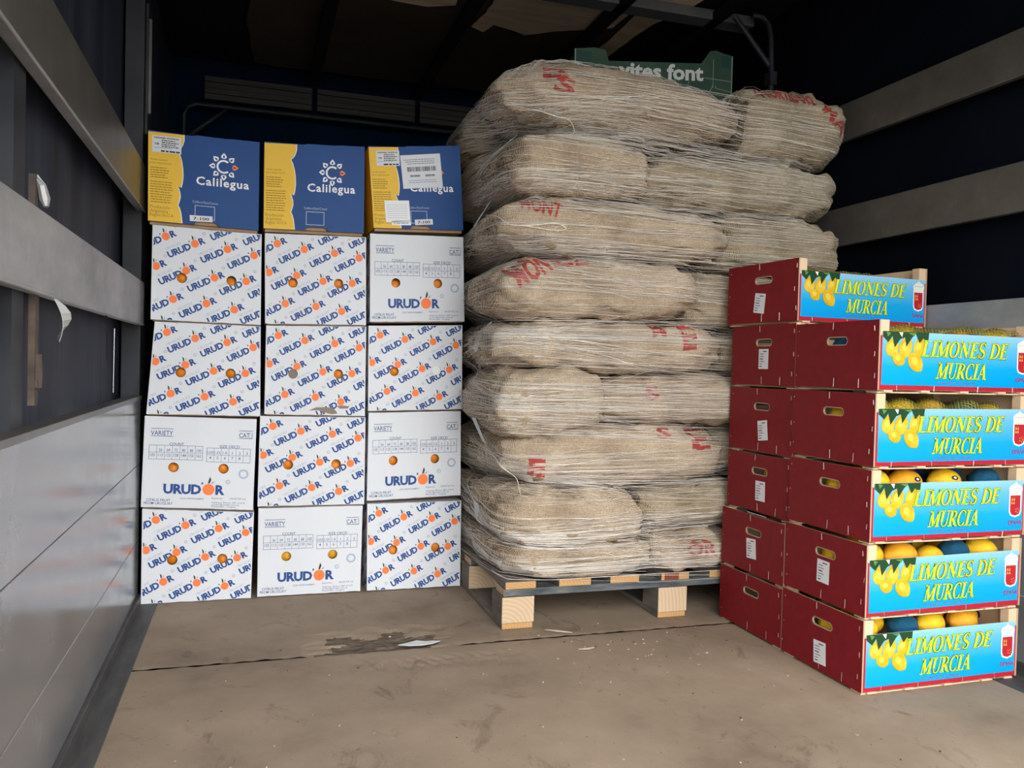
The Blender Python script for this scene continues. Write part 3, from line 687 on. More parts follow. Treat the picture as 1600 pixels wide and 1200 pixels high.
    def small_lab(s, x0, y0_, x1, y1):
        W = x1 - x0; Hh = y1 - y0_; r = random.Random(8)
        s.text('NARANJA VALENCIA', x0 + .06 * W, y1 - .17 * Hh, .10 * Hh, 'ink', 7, width=.86 * W, bold=.03)
        for i in range(4): s.bars(x0 + .32 * W, y1 - (.30 + .12 * i) * Hh, x0 + (.80 + .1 * (i % 2)) * W, .055 * Hh, 'ink', r, 7)
        s.text('V/8', x0 + .08 * W, y0_ + .45 * Hh, .12 * Hh, 'ink', 7, bold=.03); s.bars(x0 + .05 * W, y0_ + .26 * Hh, x0 + .7 * W, .03 * Hh, 'ink_soft', r, 7)
        s.bars(x0 + .30 * W, y0_ + .05 * Hh, x0 + .95 * W, .09 * Hh, 'ink', r, 7)
    def size_lab(s, x0, y0_, x1, y1): s.text('7-100', (x0 + x1) / 2, y0_ + (y1 - y0_) * .24, (y1 - y0_) * .5, 'ink', 7, center=True, width=(x1 - x0) * .7, bold=.02)
    def bar_lab(s, x0, y0_, x1, y1):
        W = x1 - x0; Hh = y1 - y0_; r = random.Random(4)
        for i in range(3): s.bars(x0 + (.08 + .04 * i) * W, y1 - (.16 + .06 * i) * Hh, x0 + .85 * W, .025 * Hh, 'ink_soft', r, 7)
        x = x0 + .15 * W
        while x < x0 + .88 * W:
            wd = r.choice((.008, .014, .022)) * W; s.rect(x, y0_ + .50 * Hh, x + wd, y0_ + .64 * Hh, 'ink', 7); x += wd + r.choice((.008, .015)) * W
        s.bars(x0 + .2 * W, y0_ + .34 * Hh, x0 + .45 * W, .06 * Hh, 'ink_soft', r, 7, gap=.1); s.bars(x0 + .58 * W, y0_ + .34 * Hh, x0 + .82 * W, .06 * Hh, 'ink_soft', r, 7, gap=.1)
        for i in range(2): s.bars(x0 + .15 * W, y0_ + (.16 + .06 * i) * Hh, x0 + .85 * W, .03 * Hh, 'print_pale', r, 7)
    def blank(s, x0, y0_, x1, y1):
        r = random.Random(6)
        for i in range(7): s.bars(x0 + .08 * (x1 - x0), y0_ + (.2 + .1 * i) * (y1 - y0_), x0 + .9 * (x1 - x0), .018 * (y1 - y0_), 'print_pale', r, 7)
    if col == 'left':
        sticker(.035, H - .205, .29, H - .045, 0, small_lab, label='white paper sticker with black printing'); sticker(.37, .035, .575, .092, .03, size_lab, label='white size sticker')
    if col == 'right':
        sticker(.075, H - .21, .325, H - .05, 0, small_lab, label='white paper sticker with black printing'); sticker(.34, H - .44, .78, H - .09, .05, bar_lab, label='large white barcode sticker')
        sticker(.135, .065, .405, .295, .02, blank, 'print_white', label='blank white paper sticker'); sticker(.455, .045, .655, .103, .06, size_lab, label='white size sticker')
        sticker(.20, .035, .41, .085, .02, lambda s, a, b_, c_, d: s.bars(a + .02, b_ + .015, c_ - .02, .014, 'print_pale', random.Random(1), 7), 'print_white', label='narrow white paper sticker')
        pass
for col in rows:
    below_top = None
    for i in range(4, -1, -1):
        kind, q = rows[col][i]; q = [list(p) for p in q]; gap = .0125 if kind == 'blue' else .0042
        if below_top:
            (xa, za), (xb, zb) = below_top
            for c_ in (2, 3): q[c_][1] = max(q[c_][1], za + (zb - za) * (q[c_][0] - xa) / (xb - xa) + gap)
        rows[col][i] = (kind, tuple(tuple(p) for p in q)); below_top = q[:2]
    for i, (kind, q) in enumerate(rows[col]):
        if kind == 'blue': blue_carton(col, q)
        else: white_carton(col, i, kind, q)

# ------------------------------------------------------------------ PALLET
pr = empty('pallet', (.83, 2.67, 0), 'worn wooden pallet under the netted stack of sacks', 'pallet')
PX, PY = .83, 2.67
for k, (a, b_, em) in enumerate(((.833, .943, 'wood_end_tan'), (1.028, 1.148, 'wood_end_tan'), (1.222, 1.334, 'wood_end_tan'), (1.423, 1.535, 'wood_end_tan'), (1.62, 1.73, 'wood_end_tan'), (1.80, 1.91, 'wood_end'), (1.96, 2.07, 'wood_end'))):
    mb = MB(); mb.box(a - PX, b_ - PX, -.004, .99, .138, .163, 'wood_grey', {'front': em})
    if k == 3: mb.box(a - PX + .012, a - PX + .07, -.0055, -.004, .139, .162, 'wood_end_red')
    mb.build('deck_board', pr, bevel=.002)
for y in (0, .45, .89):
    mb = MB(); mb.box(0, 1.24, y, y + .1, .112, .1375, 'wood_stringer', {'left': 'wood_end'}); mb.build('stringer_board', pr, bevel=.002)
for x in (0, .59, 1.13):
    mb = MB(); mb.box(x - .006, x + .105, .0, .99, .001, .021, 'wood_grey', {'front': 'wood_end_tan'}); mb.build('bottom_board', pr, bevel=.002)
    for y in (0, .45, .87):
        mb = MB(); mb.box(x - .008, x + .108, y - .005, y + .12, .022, .1115, 'wood_grey', {'front': 'wood_end'}); mb.build('block', pr, bevel=.002)

# ------------------------------------------------------------------ SACKS
sack_geo = []; sack_z = []
sack_queue = []
def sack(*a, **k): sack_queue.append((a, k))
def build_sack(xlim, below, cx, cy, cz, Lx, Wy, T, seed, label, grey=False, yaw=0.0, roll=0.0, pex=4.2, pez=2.7, marks=(), lump=1.0, tape=.25, group='burlap sacks on the pallet'):
    NU, NV = 96, 72; vs = []; fs = []
    cyw, syw = math.cos(yaw), math.sin(yaw)
    T *= 1.05; pez += .3
    so = Vector((seed * 7.3, seed * 1.7, seed * 3.1))
    for i in range(NV + 1):
        th = PI * i / NV
        for j in range(NU):
            ph = 2 * PI * j / NU
            d = Vector((-math.cos(th), math.sin(th) * math.cos(ph), math.sin(th) * math.sin(ph)))   # poles along x
            r = (abs(d.x) ** pex + abs(d.y) ** pex + abs(d.z) ** pez) ** (-1 / 3.4)
            p = Vector((max(-1, min(1, d.x * r)), max(-1.0, min(1.0, d.y * r)), max(-1, min(1, d.z * r))))
            tap = 1 - tape * abs(p.x) ** 5 - .10 * abs(p.y) ** 4
            q = Vector((p.x * Lx / 2, p.y * Wy / 2, p.z * T / 2 * tap))
            nd = Vector((p.x / Lx, p.y / Wy, p.z / T)).normalized()
            a = noise.noise(q * 5 + so) * .018 + noise.noise(q * 12 + so) * .012 * lump
            wr = noise.noise(Vector((q.x * 10, q.y * 10, q.z * 34)) + so); a += .0085 * (.6 - abs(wr) * 3.0)
            wr2 = noise.noise(Vector((q.x * 26, q.y * 26, q.z * 60)) + so); a += .0035 * wr2
            cell = noise.voronoi(q * 15 + so)[0][0]; a += .020 * lump * (0.35 - cell)
            q = q + nd * a
            # creases towards the gathered ends
            e = abs(p.x) ** 8; q.z += e * .006 * math.sin(ph * 9 + seed); q.y += e * .006 * math.cos(ph * 7 + seed)
            X, Y, Z = q.x * cyw - q.y * syw, q.x * syw + q.y * cyw, q.z + q.x * roll
            X = max(xlim[0] - cx, min(xlim[1] - cx, X)); Y = min(3.143 - cy, Y) if cy < 3.15 else max(3.147 - cy, Y)
            low = .1655
            if below:
                for ox, oy in ((0, 0), (.012, .012), (-.012, .012), (.012, -.012), (-.012, -.012)) if d.z < .35 else ():
                    h = below.ray_cast(Vector((X + cx + ox, Y + cy + oy, 3)), Vector((0, 0, -1)))
                    if h[0] is not None: low = max(low, h[0].z + .004)
            if d.z < .35: Z = max(Z, low - cz)
            vs.append((X, Y, Z))
    for i in range(NV):
        for j in range(NU): fs.append((i * NU + j, i * NU + (j + 1) % NU, (i + 1) * NU + (j + 1) % NU, (i + 1) * NU + j))
    sack_geo.append(([(v[0] + cx, v[1] + cy, v[2] + cz) for v in vs], fs))
    mb = MB(); mb.mesh(vs, fs, 'burlap_grey' if grey else 'burlap')
    # sewn edge ridge around the left end
    if marks:
        bt = BVHTree.FromPolygons([Vector(v) for v in vs], fs)
        for (t, mx, mz, h, ang, wd) in marks:
            T_, W_ = text_tris(t, .03, 1.0, 2); kx = wd / W_; ca, sa = math.cos(ang), math.sin(ang)
            for tri in T_:
                tris = [tri]
                for _ in range(2):
                    nt_ = []
                    for a in tris:
                        m1, m2, m3 = [tuple((a[i_][k_] + a[(i_ + 1) % 3][k_]) / 2 for k_ in (0, 1)) for i_ in range(3)]
                        nt_ += [[a[0], m1, m3], [m1, a[1], m2], [m3, m2, a[2]], [m1, m2, m3]]
                    tris = nt_
                for a in tris:
                    pts = []
                    for (px, py) in a:
                        X, Z = px * kx, py * h; X, Z = mx - cx + X * ca - Z * sa, mz - cz + X * sa + Z * ca
                        hit = bt.ray_cast(Vector((X, -3 - (cy - 2.9), Z)), Vector((0, 1, 0)))
                        if hit[0] is None: pts = None; break
                        pts.append(tuple(hit[0] + hit[1] * .0012 + Vector((0, -.0012, 0))))
                    if pts: mb.poly(pts, 'sack_red')
    i0 = NU * (NV + 1); ob = mb.build('sack', smooth=True); ob.location = (cx, cy, cz)
    return tag(ob, label, 'sack', group)
FY = 2.90
R = math.radians
# front row: (cx, cz, length, thickness)
sack(1.285, FY, 1.856, .98, .50, .255, 1, 'burlap sack with small red stamp, top layer, front left of stack', roll=-.035, marks=[('E', .935, 1.895, .045, -.15, .075), ('S', .965, 1.85, .045, -.15, .075)], pez=1.9, pex=3.2)
sack(1.950, FY + .03, 1.838, .50, .52, .30, 2, 'bulging burlap sack with red lettering, top layer, right of stack', grey=True, marks=[('HORTELANO', 1.80, 1.925, .05, -.02, .24), ('MA', 2.05, 1.905, .055, -.75, .14)], lump=1.3, tape=.08)
sack(1.095, FY, 1.598, .54, .50, .245, 3, 'burlap sack in the second layer down, at the front left corner', roll=-.03)
sack(1.745, FY + .02, 1.590, .86, .50, .215, 4, 'long lumpy burlap sack in the second layer down, on the right', grey=True, lump=1.5, roll=.01, tape=.06)
sack(1.240, FY, 1.390, .90, .50, .210, 5, 'burlap sack, red stamp near its left end, third layer down', marks=[('MONT', .86, 1.440, .05, -.25, .13)])
sack(1.930, FY + .02, 1.375, .54, .52, .240, 6, 'burlap sack in the third layer down, above the uppermost red crate', grey=True, lump=1.4, tape=.06)
sack(1.180, FY - .01, 1.175, .80, .50, .240, 7, 'burlap sack with slanting red capitals, fourth layer down, front left', roll=.03, marks=[('MONT', .855, 1.165, .075, .55, .17), ('EL', .99, 1.245, .055, .12, .12)])
sack(1.785, FY + .05, 1.165, .56, .48, .225, 8, 'burlap sack in the fourth layer down, behind the uppermost red crate', grey=True)
sack(1.225, FY, .975, .88, .50, .215, 9, 'burlap sack with two red letters at its right end, fifth layer down', marks=[('M', 1.36, 1.015, .055, 0, .055), ('E', 1.475, .975, .09, .1, .06)])
sack(1.905, FY + .05, .965, .46, .48, .215, 10, 'burlap sack in the fifth layer down, mostly behind the red crates', grey=True)
sack(.990, FY - .02, .775, .42, .50, .270, 11, 'rounded burlap sack at the front left corner, sixth layer down', pez=2.3)
sack(1.495, FY, .790, .66, .50, .195, 12, 'burlap sack with small red mark, sixth layer down, right of the corner sack', marks=[('S', 1.335, .790, .05, .1, .06)])
sack(1.265, FY, .590, .86, .50, .220, 13, 'burlap sack with a red stamp at each end, seventh layer down', marks=[('E', 1.525, .615, .07, 0, .085), ('S', 1.39, .655, .035, 0, .06), ('E', .905, .525, .06, 0, .055)])
sack(1.900, FY + .05, .600, .48, .46, .210, 14, 'burlap sack in the seventh layer down, mostly behind the red crates', grey=True)
sack(1.090, FY - .01, .370, .56, .50, .235, 15, 'wide burlap sack, second layer up from the pallet, front left corner', roll=-.05)
sack(1.590, FY + .03, .405, .50, .50, .180, 16, 'flattened burlap sack, second layer up from the pallet, beside red crates', grey=True)
sack(1.120, FY, .225, .58, .50, .150, 17, 'burlap sack lying on the pallet boards at the front left corner', pez=3)
sack(1.575, FY, .235, .40, .50, .150, 18, 'small burlap sack with faint red print lying on the pallet beside the crates', marks=[('OR', 1.52, .225, .05, 0, .12)], pez=3)
# back row seen along the left side
zz = [(1.835, .235), (1.625, .24), (1.395, .23), (1.18, .225), (.97, .215), (.765, .215), (.56, .21), (.365, .205), (.225, .135)]
nm = ['top', 'second', 'third', 'fourth', 'fifth', 'sixth', 'seventh', 'eighth', 'lowest']
for i, (z, t) in enumerate(zz):
    off = -.03 if i < 2 else .0
    sack(1.155 + off * 1.0, 3.38, z, .62 if i > 1 else .68, .47, t, 30 + i, 'burlap sack, %s layer, rear left of the stack' % nm[i], grey=True)
sack(1.80, 3.38, 1.835, .66, .48, .235, 45, 'burlap sack at the back right of the top layer', grey=True)
for i, (z, t) in enumerate(((1.62, .24), (1.39, .235), (1.17, .225), (.96, .21), (.76, .21), (.56, .20), (.365, .2), (.235, .14))):
    sack(1.80, 3.38, z, .60, .46, t, 50 + i, 'burlap sack, %s layer, rear right of the stack' % nm[i + 1], grey=True)
sack_queue.sort(key=lambda q: q[0][2])
for a, k in sack_queue:
    x0, x1 = a[0] - a[3] / 2, a[0] + a[3] / 2; lim = [-9, 9]
    for b_, _k in sack_queue:
        if b_ is a or abs(b_[1] - a[1]) > .2 or abs(b_[2] - a[2]) > .09: continue
        bx0, bx1 = b_[0] - b_[3] / 2, b_[0] + b_[3] / 2
        if b_[0] > a[0]: lim[1] = min(lim[1], (x1 + bx0) / 2 - .002)
        else: lim[0] = max(lim[0], (x0 + bx1) / 2 + .002)
    if a[1] > 3.15 and a[2] < 1.75: lim[0] = max(lim[0], .835)
    vv = []; ff = []
    for (v, f), cz_ in zip(sack_geo, sack_z):
        if cz_ < a[2] - .09:
            o = len(vv); vv += [Vector(p) for p in v]; ff += [tuple(i + o for i in q) for q in f]
    bl = BVHTree.FromPolygons(vv, ff) if vv else None
    build_sack(lim, bl, *a, **k); sack_z.append(a[2])
# drawstrings on three sack corners
def string(pts, lab, r=.0013):
    P = []; n = len(pts)
    for i in range(n - 1):
        for k in range(6):
            t = k / 6; p0, p1, p2, p3 = [Vector(pts[max(0, min(n - 1, i + a))]) for a in (-1, 0, 1, 2)]
            P.append(.5 * ((2 * p1) + (p2 - p0) * t + (2 * p0 - 5 * p1 + 4 * p2 - p3) * t * t + (3 * p1 - p0 - 3 * p2 + p3) * t ** 3))
    P.append(Vector(pts[-1])); mb = MB(); mb.tube(P, r, 'twine', 5); tag(mb.build('sewing_string', smooth=True), lab, 'string')

# ------------------------------------------------------------------ PALLET NET
allv = []; allf = []
for v, f in sack_geo:
    o = len(allv); allv += [Vector(p) for p in v]; allf += [tuple(k + o for k in q) for q in f]
bvh = BVHTree.FromPolygons(allv, allf)
NZ, NS = 90, 260
Z0, Z1 = .10, 2.0
# perimeter path parameter: left side back to front, then the front, then the right side
CXc, CYc = 1.46, 3.14
angs = [PI * 1.0 - .62 + (PI + 1.0) * i / NS for i in range(NS + 1)]     # from back-left, round the front, to the right side
hull = []
for iz in range(NZ + 1):
    z = Z0 + (Z1 - Z0) * iz / NZ; row = []
    for a in angs:
        d = Vector((math.cos(a), math.sin(a), 0))
        o = Vector((CXc, CYc, z)) + d * 1.6
        h = bvh.ray_cast(o, -d, 1.6)
        rr = (h[0] - Vector((CXc, CYc, z))).length if h[0] else None
        if z < .17:
            tx = (.64 if d.x < 0 else .62) / max(1e-6, abs(d.x)); ty = .48 / max(1e-6, abs(d.y)); rr = min(tx, ty)
        row.append(rr)
    known = [r for r in row if r]
    if len(known) < NS * .5: row = None
    else:
        last = known[0]
        for i in range(len(row)):
            if row[i] is None: row[i] = last
            else: last = row[i]
        # taut: 2-D convex hull of the outline, sampled back at the same angles
        pts = [(math.cos(a) * r, math.sin(a) * r) for a, r in zip(angs, row)]
        ps = sorted(set(pts)); lo = []; hi = []
        for p in ps:
            while len(lo) > 1 and (lo[-1][0] - lo[-2][0]) * (p[1] - lo[-2][1]) - (lo[-1][1] - lo[-2][1]) * (p[0] - lo[-2][0]) <= 0: lo.pop()
            lo.append(p)
        for p in reversed(ps):
            while len(hi) > 1 and (hi[-1][0] - hi[-2][0]) * (p[1] - hi[-2][1]) - (hi[-1][1] - hi[-2][1]) * (p[0] - hi[-2][0]) <= 0: hi.pop()
            hi.append(p)
        hp = lo[:-1] + hi[:-1]; tr_ = []
        for a, r in zip(angs, row):
            dx, dy = math.cos(a), math.sin(a); best = r
            for k in range(len(hp)):
                (x1, y1), (x2, y2) = hp[k], hp[(k + 1) % len(hp)]
                den = dx * (y2 - y1) - dy * (x2 - x1)
                if abs(den) < 1e-9: continue
                t = (x1 * (y2 - y1) - y1 * (x2 - x1)) / den; u = (x1 * dy - y1 * dx) / den
                if t > 0 and -1e-6 <= u <= 1 + 1e-6: best = max(best, t)
            tr_.append((r, best))
        row = tr_
    hull.append(row)
for i in range(NZ, -1, -1):
    if hull[i] is None: continue
    top_i = i; break
def net_pt(s, z, taut=.7, out=.004):
    """s in 0..1 around, z height"""
    fz = (z - Z0) / (Z1 - Z0) * NZ; fz = max(0, min(top_i - .001, fz)); i = int(fz); tz = fz - i
    fa = max(0, min(NS - .001, s * NS)); j = int(fa); ta = fa - j
    def g(i_, j_):
        r, h = hull[i_][j_]; return max(r, r * (1 - taut) + h * taut)
    if hull[i] is None or hull[min(i + 1, top_i)] is None: i = top_i - 1
    a = g(i, j) * (1 - ta) + g(i, j + 1) * ta; b_ = g(i + 1, j) * (1 - ta) + g(i + 1, j + 1) * ta
    r = a * (1 - tz) + b_ * tz + out; an = angs[j] * (1 - ta) + angs[j + 1] * ta
    return Vector((CXc + math.cos(an) * r, CYc + math.sin(an) * r, z))
rg = random.Random(21); net = MB()
corner_s = None
best = 9
for j, a in enumerate(angs):
    dd = abs(math.atan2(2.67 - CYc, .83 - CXc) % (2 * PI) - a % (2 * PI))
    if dd < best: best = dd; corner_s = j / NS
NODES = (.20, .30, .53, .76, 1.0, 1.30, 1.52, 1.74)
ztop = Z0 + (Z1 - Z0) * (top_i - 1) / NZ
def strand(z0, slope, fan, nd, th, ph, s0, s1, n=110, amp=.004, taut=.7):
    pts = []
    for k in range(n + 1):
        s = s0 + (s1 - s0) * k / n; t = s - corner_s
        z = z0 + slope * t + amp * math.sin(t * 9 + ph) + .003 * noise.noise(Vector((s * 12, z0 * 40, ph)))
        g = math.exp(-abs(t) * 5.5)                               # threads gather towards the corner between layers
        z = z * (1 - fan * g) + nd * fan * g
        if t < 0: z += -t * (z0 - nd) * 1.1
        z = max(.150 + .02 * math.sin(ph), min(ztop, z)); pts.append(net_pt(s, z, taut, .003 + th))
    net.tube(pts, th, 'net_thread', 3, caps=False)
for k in range(560):
    z0 = rg.uniform(.165, 1.95) if k % 5 else rg.choice(NODES) + rg.gauss(0, .03)
    nd = min(NODES, key=lambda q: abs(q - z0)); fan = rg.uniform(0, .75) if rg.random() < .75 else 0
    slope = rg.gauss(-.02, .06) - (.12 if z0 > 1.6 else 0)
    strand(z0, slope, fan, nd, rg.choice((.0003, .0004, .0005, .0005, .0007, .0010)), rg.uniform(0, 6), 0.0 if rg.random() < .8 else rg.uniform(0, .3), 1.0 if rg.random() < .8 else rg.uniform(.5, .95), amp=rg.uniform(.001, .008), taut=rg.uniform(.45, 1))
for k in range(190):       # threads fanning across the left side
    z0 = rg.uniform(.2, 1.9); nd = min(NODES, key=lambda q: abs(q - z0)); 
    strand(z0, rg.gauss(-.15, .35), rg.uniform(.4, .95), nd, rg.choice((.0004, .0006, .0008)), rg.uniform(0, 6), 0.0, corner_s + rg.uniform(.03, .2), n=60, amp=.006, taut=1.0)
for k in range(150):       # short slanting cross threads of the knitted net
    s = rg.uniform(0, .9); z = rg.uniform(.15, ztop); n = 10; dz = rg.uniform(.02, .07); pts = []; sg = rg.choice((-1, 1))
    for i in range(n + 1):
        tt = i / n; zz_ = z + dz * (tt if sg > 0 else 1 - tt)
        pts.append(net_pt(s + tt * rg.uniform(.028, .03), min(zz_, ztop), .8, .004))
    net.tube(pts, .0004, 'net_thread', 3, caps=False)
def drop_z(x, y):
    h = bvh.ray_cast(Vector((x, y, 3)), Vector((0, 0, -1))); return h[0].z if h[0] else None
for k in range(120):       # threads running over the top of the load
    xa = rg.uniform(.80, .9); ya = rg.uniform(2.70, 3.2); xb = rg.uniform(1.3, 2.1); yb = rg.uniform(2.66, 3.3); pts = []
    for i in range(41):
        t = i / 40; x = xa + (xb - xa) * t; y = ya + (yb - ya) * t; z = drop_z(x, y)
        if z is None or z < 1.72: continue
        pts.append(Vector((x, y, z + .004 + .010 * math.sin(t * PI) * rg.uniform(.9, 1.1))))
    if len(pts) > 5: net.tube(pts, rg.choice((.0004, .0006)), 'net_thread', 3, caps=False)
tag(net.build('pallet_net'), 'white stretch netting wound round and round the stack of burlap sacks', 'netting')
def onnet(s, z, o=.018): p = net_pt(s, z, .7, o); return tuple(p)
string([onnet(corner_s - .03, 1.795), onnet(corner_s + .0, 1.79), onnet(corner_s + .02, 1.775), onnet(corner_s + .035, 1.765), onnet(corner_s + .036, 1.73), onnet(corner_s + .037, 1.69)], 'white sewing string on the corner of the top left sack')
string([onnet(corner_s - .05, 1.43), onnet(corner_s - .02, 1.41), onnet(corner_s - .0, 1.375), onnet(corner_s + .02, 1.375), onnet(corner_s + .04, 1.385), onnet(corner_s + .05, 1.37), onnet(corner_s + .04, 1.36), onnet(corner_s + .01, 1.374)], 'looped white sewing string below the red stamp on the third layer of sacks')
string([onnet(corner_s - .06, .585), onnet(corner_s - .035, .58), onnet(corner_s - .015, .55), onnet(corner_s - .01, .51), onnet(corner_s + .0, .475), onnet(corner_s + .01, .46)], 'pale sewing string hanging at the left corner of the seventh layer of sacks')
# paper tags caught under the net on the left side
for k, (s, z, hh, lab) in enumerate(((corner_s - .10, 1.68, .08, 'upper'), (corner_s - .13, 1.43, .09, 'second highest'), (corner_s - .09, .96, .10, 'middle'), (corner_s - .10, .62, .09, 'second lowest'), (corner_s - .11, .31, .08, 'lowest'))):
    p = [net_pt(s + a, z + b_, .9, .010) for a, b_ in ((0, 0), (.022, -.01), (.030, hh), (.006, hh * .95))]
    c_ = sum(p, Vector()) / 4; nrm = (p[1] - p[0]).cross(p[3] - p[0]).normalized() * .0006
    mb = MB(); vs = [tuple(q - nrm) for q in p] + [tuple(q + nrm) for q in p]
    mb.mesh(vs, [(0, 1, 2, 3), (7, 6, 5, 4), (0, 4, 5, 1), (1, 5, 6, 2), (2, 6, 7, 3), (3, 7, 4, 0)], 'paper')
    tag(mb.build('paper_tag', origin=tuple(c_)), 'crumpled white paper tag, %s of five on left side of sacks' % lab, 'tag', 'paper tags on the sacks')

# ------------------------------------------------------------------ GREEN CRATE ON TOP
gy = 3.12; gz = 1.985
gr = empty('fruit_crate', (1.21, gy, gz), 'dark green fruit crate with white lettering lying on top of the sack stack', 'crate')
def slab(pts, y0, th, mt, parent, name, base, cvs=None):
    mb = MB(); n = len(pts); fs = tessellate_polygon([[Vector((p[0], p[1], 0)) for p in pts]])
    vs = [(p[0] - base[0], y0 - base[1], p[1] - base[2]) for p in pts] + [(p[0] - base[0], y0 + th - base[1], p[1] - base[2]) for p in pts]
    mb.mesh(vs, [tuple(t) for t in fs] + [tuple(j + n for j in t) for t in fs] + [(i, (i + 1) % n, (i + 1) % n + n, i + n) for i in range(n)], mt)
    if cvs: cvs.emit(mb, lambda u, v, o=0: (u - base[0], y0 - base[1] - o, v - base[2]))
    return mb.build(name, parent)
B = (1.21, gy, gz)
fpts = [(1.21, 1.985), (1.935, 1.985), (1.935, 2.245), (1.88, 2.252), (1.855, 2.258), (1.825, 2.252), (1.785, 2.195), (1.36, 2.150), (1.345, 2.192), (1.30, 2.195), (1.21, 2.180)]
cg = Canvas(); cg.tf = lambda q: (q[0], q[1] + (q[0] - 1.36) * .085)
cg.text('vites font', 1.405, 2.088, .062, 'label_text_white', 0, width=.39, bold=.035)
cg.tf = lambda q: q
cg.rect(1.212, 2.05, 1.216, 2.178, 'green_edge'); cg.rect(1.929, 2.0, 1.934, 2.243, 'green_edge'); cg.rect(1.222, 2.11, 1.285, 2.176, 'green_dark'); cg.rect(1.88, 2.192, 1.928, 2.242, 'green_dark')
cg.rect(1.84, 2.10, 1.843, 2.22, 'green_edge'); cg.rect(1.80, 2.135, 1.93, 2.138, 'green_edge')
slab(fpts, gy, .010, 'green_plastic', gr, 'front_panel', B, cg)
slab([(1.21, 1.985), (1.935, 1.985), (1.935, 2.20), (1.21, 2.15)], gy + .40, .010, 'green_plastic', gr, 'back_panel', B)
for x in (1.21, 1.925):
    mb = MB(); mb.box(x - B[0], x + .010 - B[0], .0105, .3995, 0, .17, 'green_plastic'); mb.build('side_panel', gr)
mb = MB(); mb.box(.012, .712, .011, .399, 0, .008, 'green_dark'); mb.build('base', gr)

# ------------------------------------------------------------------ LEMON CRATES
W_, D_, H_ = .562, .368, .205
def stroke(cv, pts, mt, layer, extra=0.0):
    for i in range(len(pts) - 1):
        (x0, y0, w0), (x1, y1, w1) = pts[i], pts[i + 1]; dx, dy = x1 - x0, y1 - y0; l = math.hypot(dx, dy) or 1; nx, ny = -dy / l, dx / l
        e = extra; ex, ey = dx / l * e, dy / l * e
        w0, w1 = w0 / 2 + e, w1 / 2 + e
        cv.poly([(x0 - ex + nx * w0, y0 - ey + ny * w0), (x0 - ex - nx * w0, y0 - ey - ny * w0), (x1 + ex - nx * w1, y1 + ey - ny * w1), (x1 + ex + nx * w1, y1 + ey + ny * w1)], mt, layer)
def arc(cx, cy, rx, ry, a0, a1, wmin, wmax, n=14):
    out = []
    for i in range(n + 1):
        a = math.radians(a0 + (a1 - a0) * i / n); out.append((cx + rx * math.cos(a), cy + ry * math.sin(a), wmin + (wmax - wmin) * abs(math.cos(a)) ** 1.5))
    return out
t_, k_ = .06, .20
def serif(x, y, w=.36): return [(x - w / 2, y, .06), (x + w / 2, y, .06)]
GL = {
 'L': (.80, [[(.22, .03, k_), (.22, .97, k_)], serif(.22, .97, .40), [(.04, .03, .06), (.74, .03, .06)], [(.74, .0, .03), (.77, .30, .03)]]),
 'I': (.46, [[(.23, .03, k_), (.23, .97, k_)], serif(.23, .97, .42), serif(.23, .03, .42)]),
 'M': (1.16, [[(.18, .03, t_), (.18, .97, t_)], [(.20, .97, k_), (.55, .06, k_)], [(.55, .06, t_), (.92, .97, t_)], [(.95, .03, k_), (.95, .97, k_)], serif(.18, .03, .30), serif(.95, .03, .38), serif(.15, .97, .26), serif(.98, .97, .30)]),
 'O': (.92, [arc(.44, .5, .34, .49, 0, 360, .05, k_, 24)]),
 'N': (.98, [[(.18, .03, t_), (.18, .97, t_)], [(.18, .97, k_), (.80, .05, k_)], [(.80, .05, t_), (.80, .97, t_)], serif(.18, .03, .30), serif(.80, .97, .30), serif(.12, .97, .22)]),
 'E': (.78, [[(.22, .03, k_), (.22, .97, k_)], [(.04, .03, .06), (.70, .03, .06)], [(.04, .97, .06), (.68, .97, .06)], [(.22, .51, .06), (.54, .51, .06)], [(.70, .0, .03), (.73, .27, .03)], [(.68, 1.0, .03), (.68, .76, .03)], [(.54, .40, .04), (.54, .62, .04)]]),
 'S': (.68, [arc(.33, .73, .22, .25, 20, 90, .05, .12, 6), arc(.33, .73, .23, .25, 90, 235, .07, .16, 10), [(.20, .56, .15), (.33, .50, .19), (.47, .42, .17)], arc(.34, .27, .23, .25, 45, -90, .07, .18, 10), arc(.34, .27, .25, .25, -90, -165, .05, .12, 6), [(.09, .0, .03), (.09, .3, .03)], [(.56, .72, .03), (.56, 1.0, .03)]]),
 'D': (.92, [[(.22, .03, k_), (.22, .97, k_)], arc(.36, .5, .44, .47, -90, 90, .05, k_, 16), [(.04, .97, .06), (.38, .97, .06)], [(.04, .03, .06), (.38, .03, .06)]]),
 'U': (.94, [[(.22, .30, k_), (.22, .97, k_)], arc(.49, .32, .27, .31, 180, 360, .05, .12, 12), [(.76, .32, t_), (.76, .97, t_)], serif(.22, .97, .40), serif(.76, .97, .28)]),
 'R': (.92, [[(.22, .03, k_), (.22, .97, k_)], arc(.38, .74, .28, .23, -90, 90, .05, .18, 12), [(.04, .97, .06), (.40, .97, .06)], [(.22, .51, .05), (.38, .51, .05)], [(.42, .50, .18), (.76, .03, .18)], serif(.22, .03, .40), [(.66, .03, .06), (.92, .03, .06)]]),
 'C': (.86, [arc(.46, .5, .36, .49, 42, 318, .05, k_, 22), [(.74, .66, .03), (.74, 1.0, .03)], [(.76, .0, .03), (.76, .26, .03)]]),
 'A': (.94, [[(.14, .03, t_), (.47, .98, t_)], [(.47, .98, k_), (.80, .03, k_)], [(.24, .34, .05), (.68, .34, .05)], serif(.14, .03, .28), serif(.80, .03, .38)]), ' ': (.40, [])}
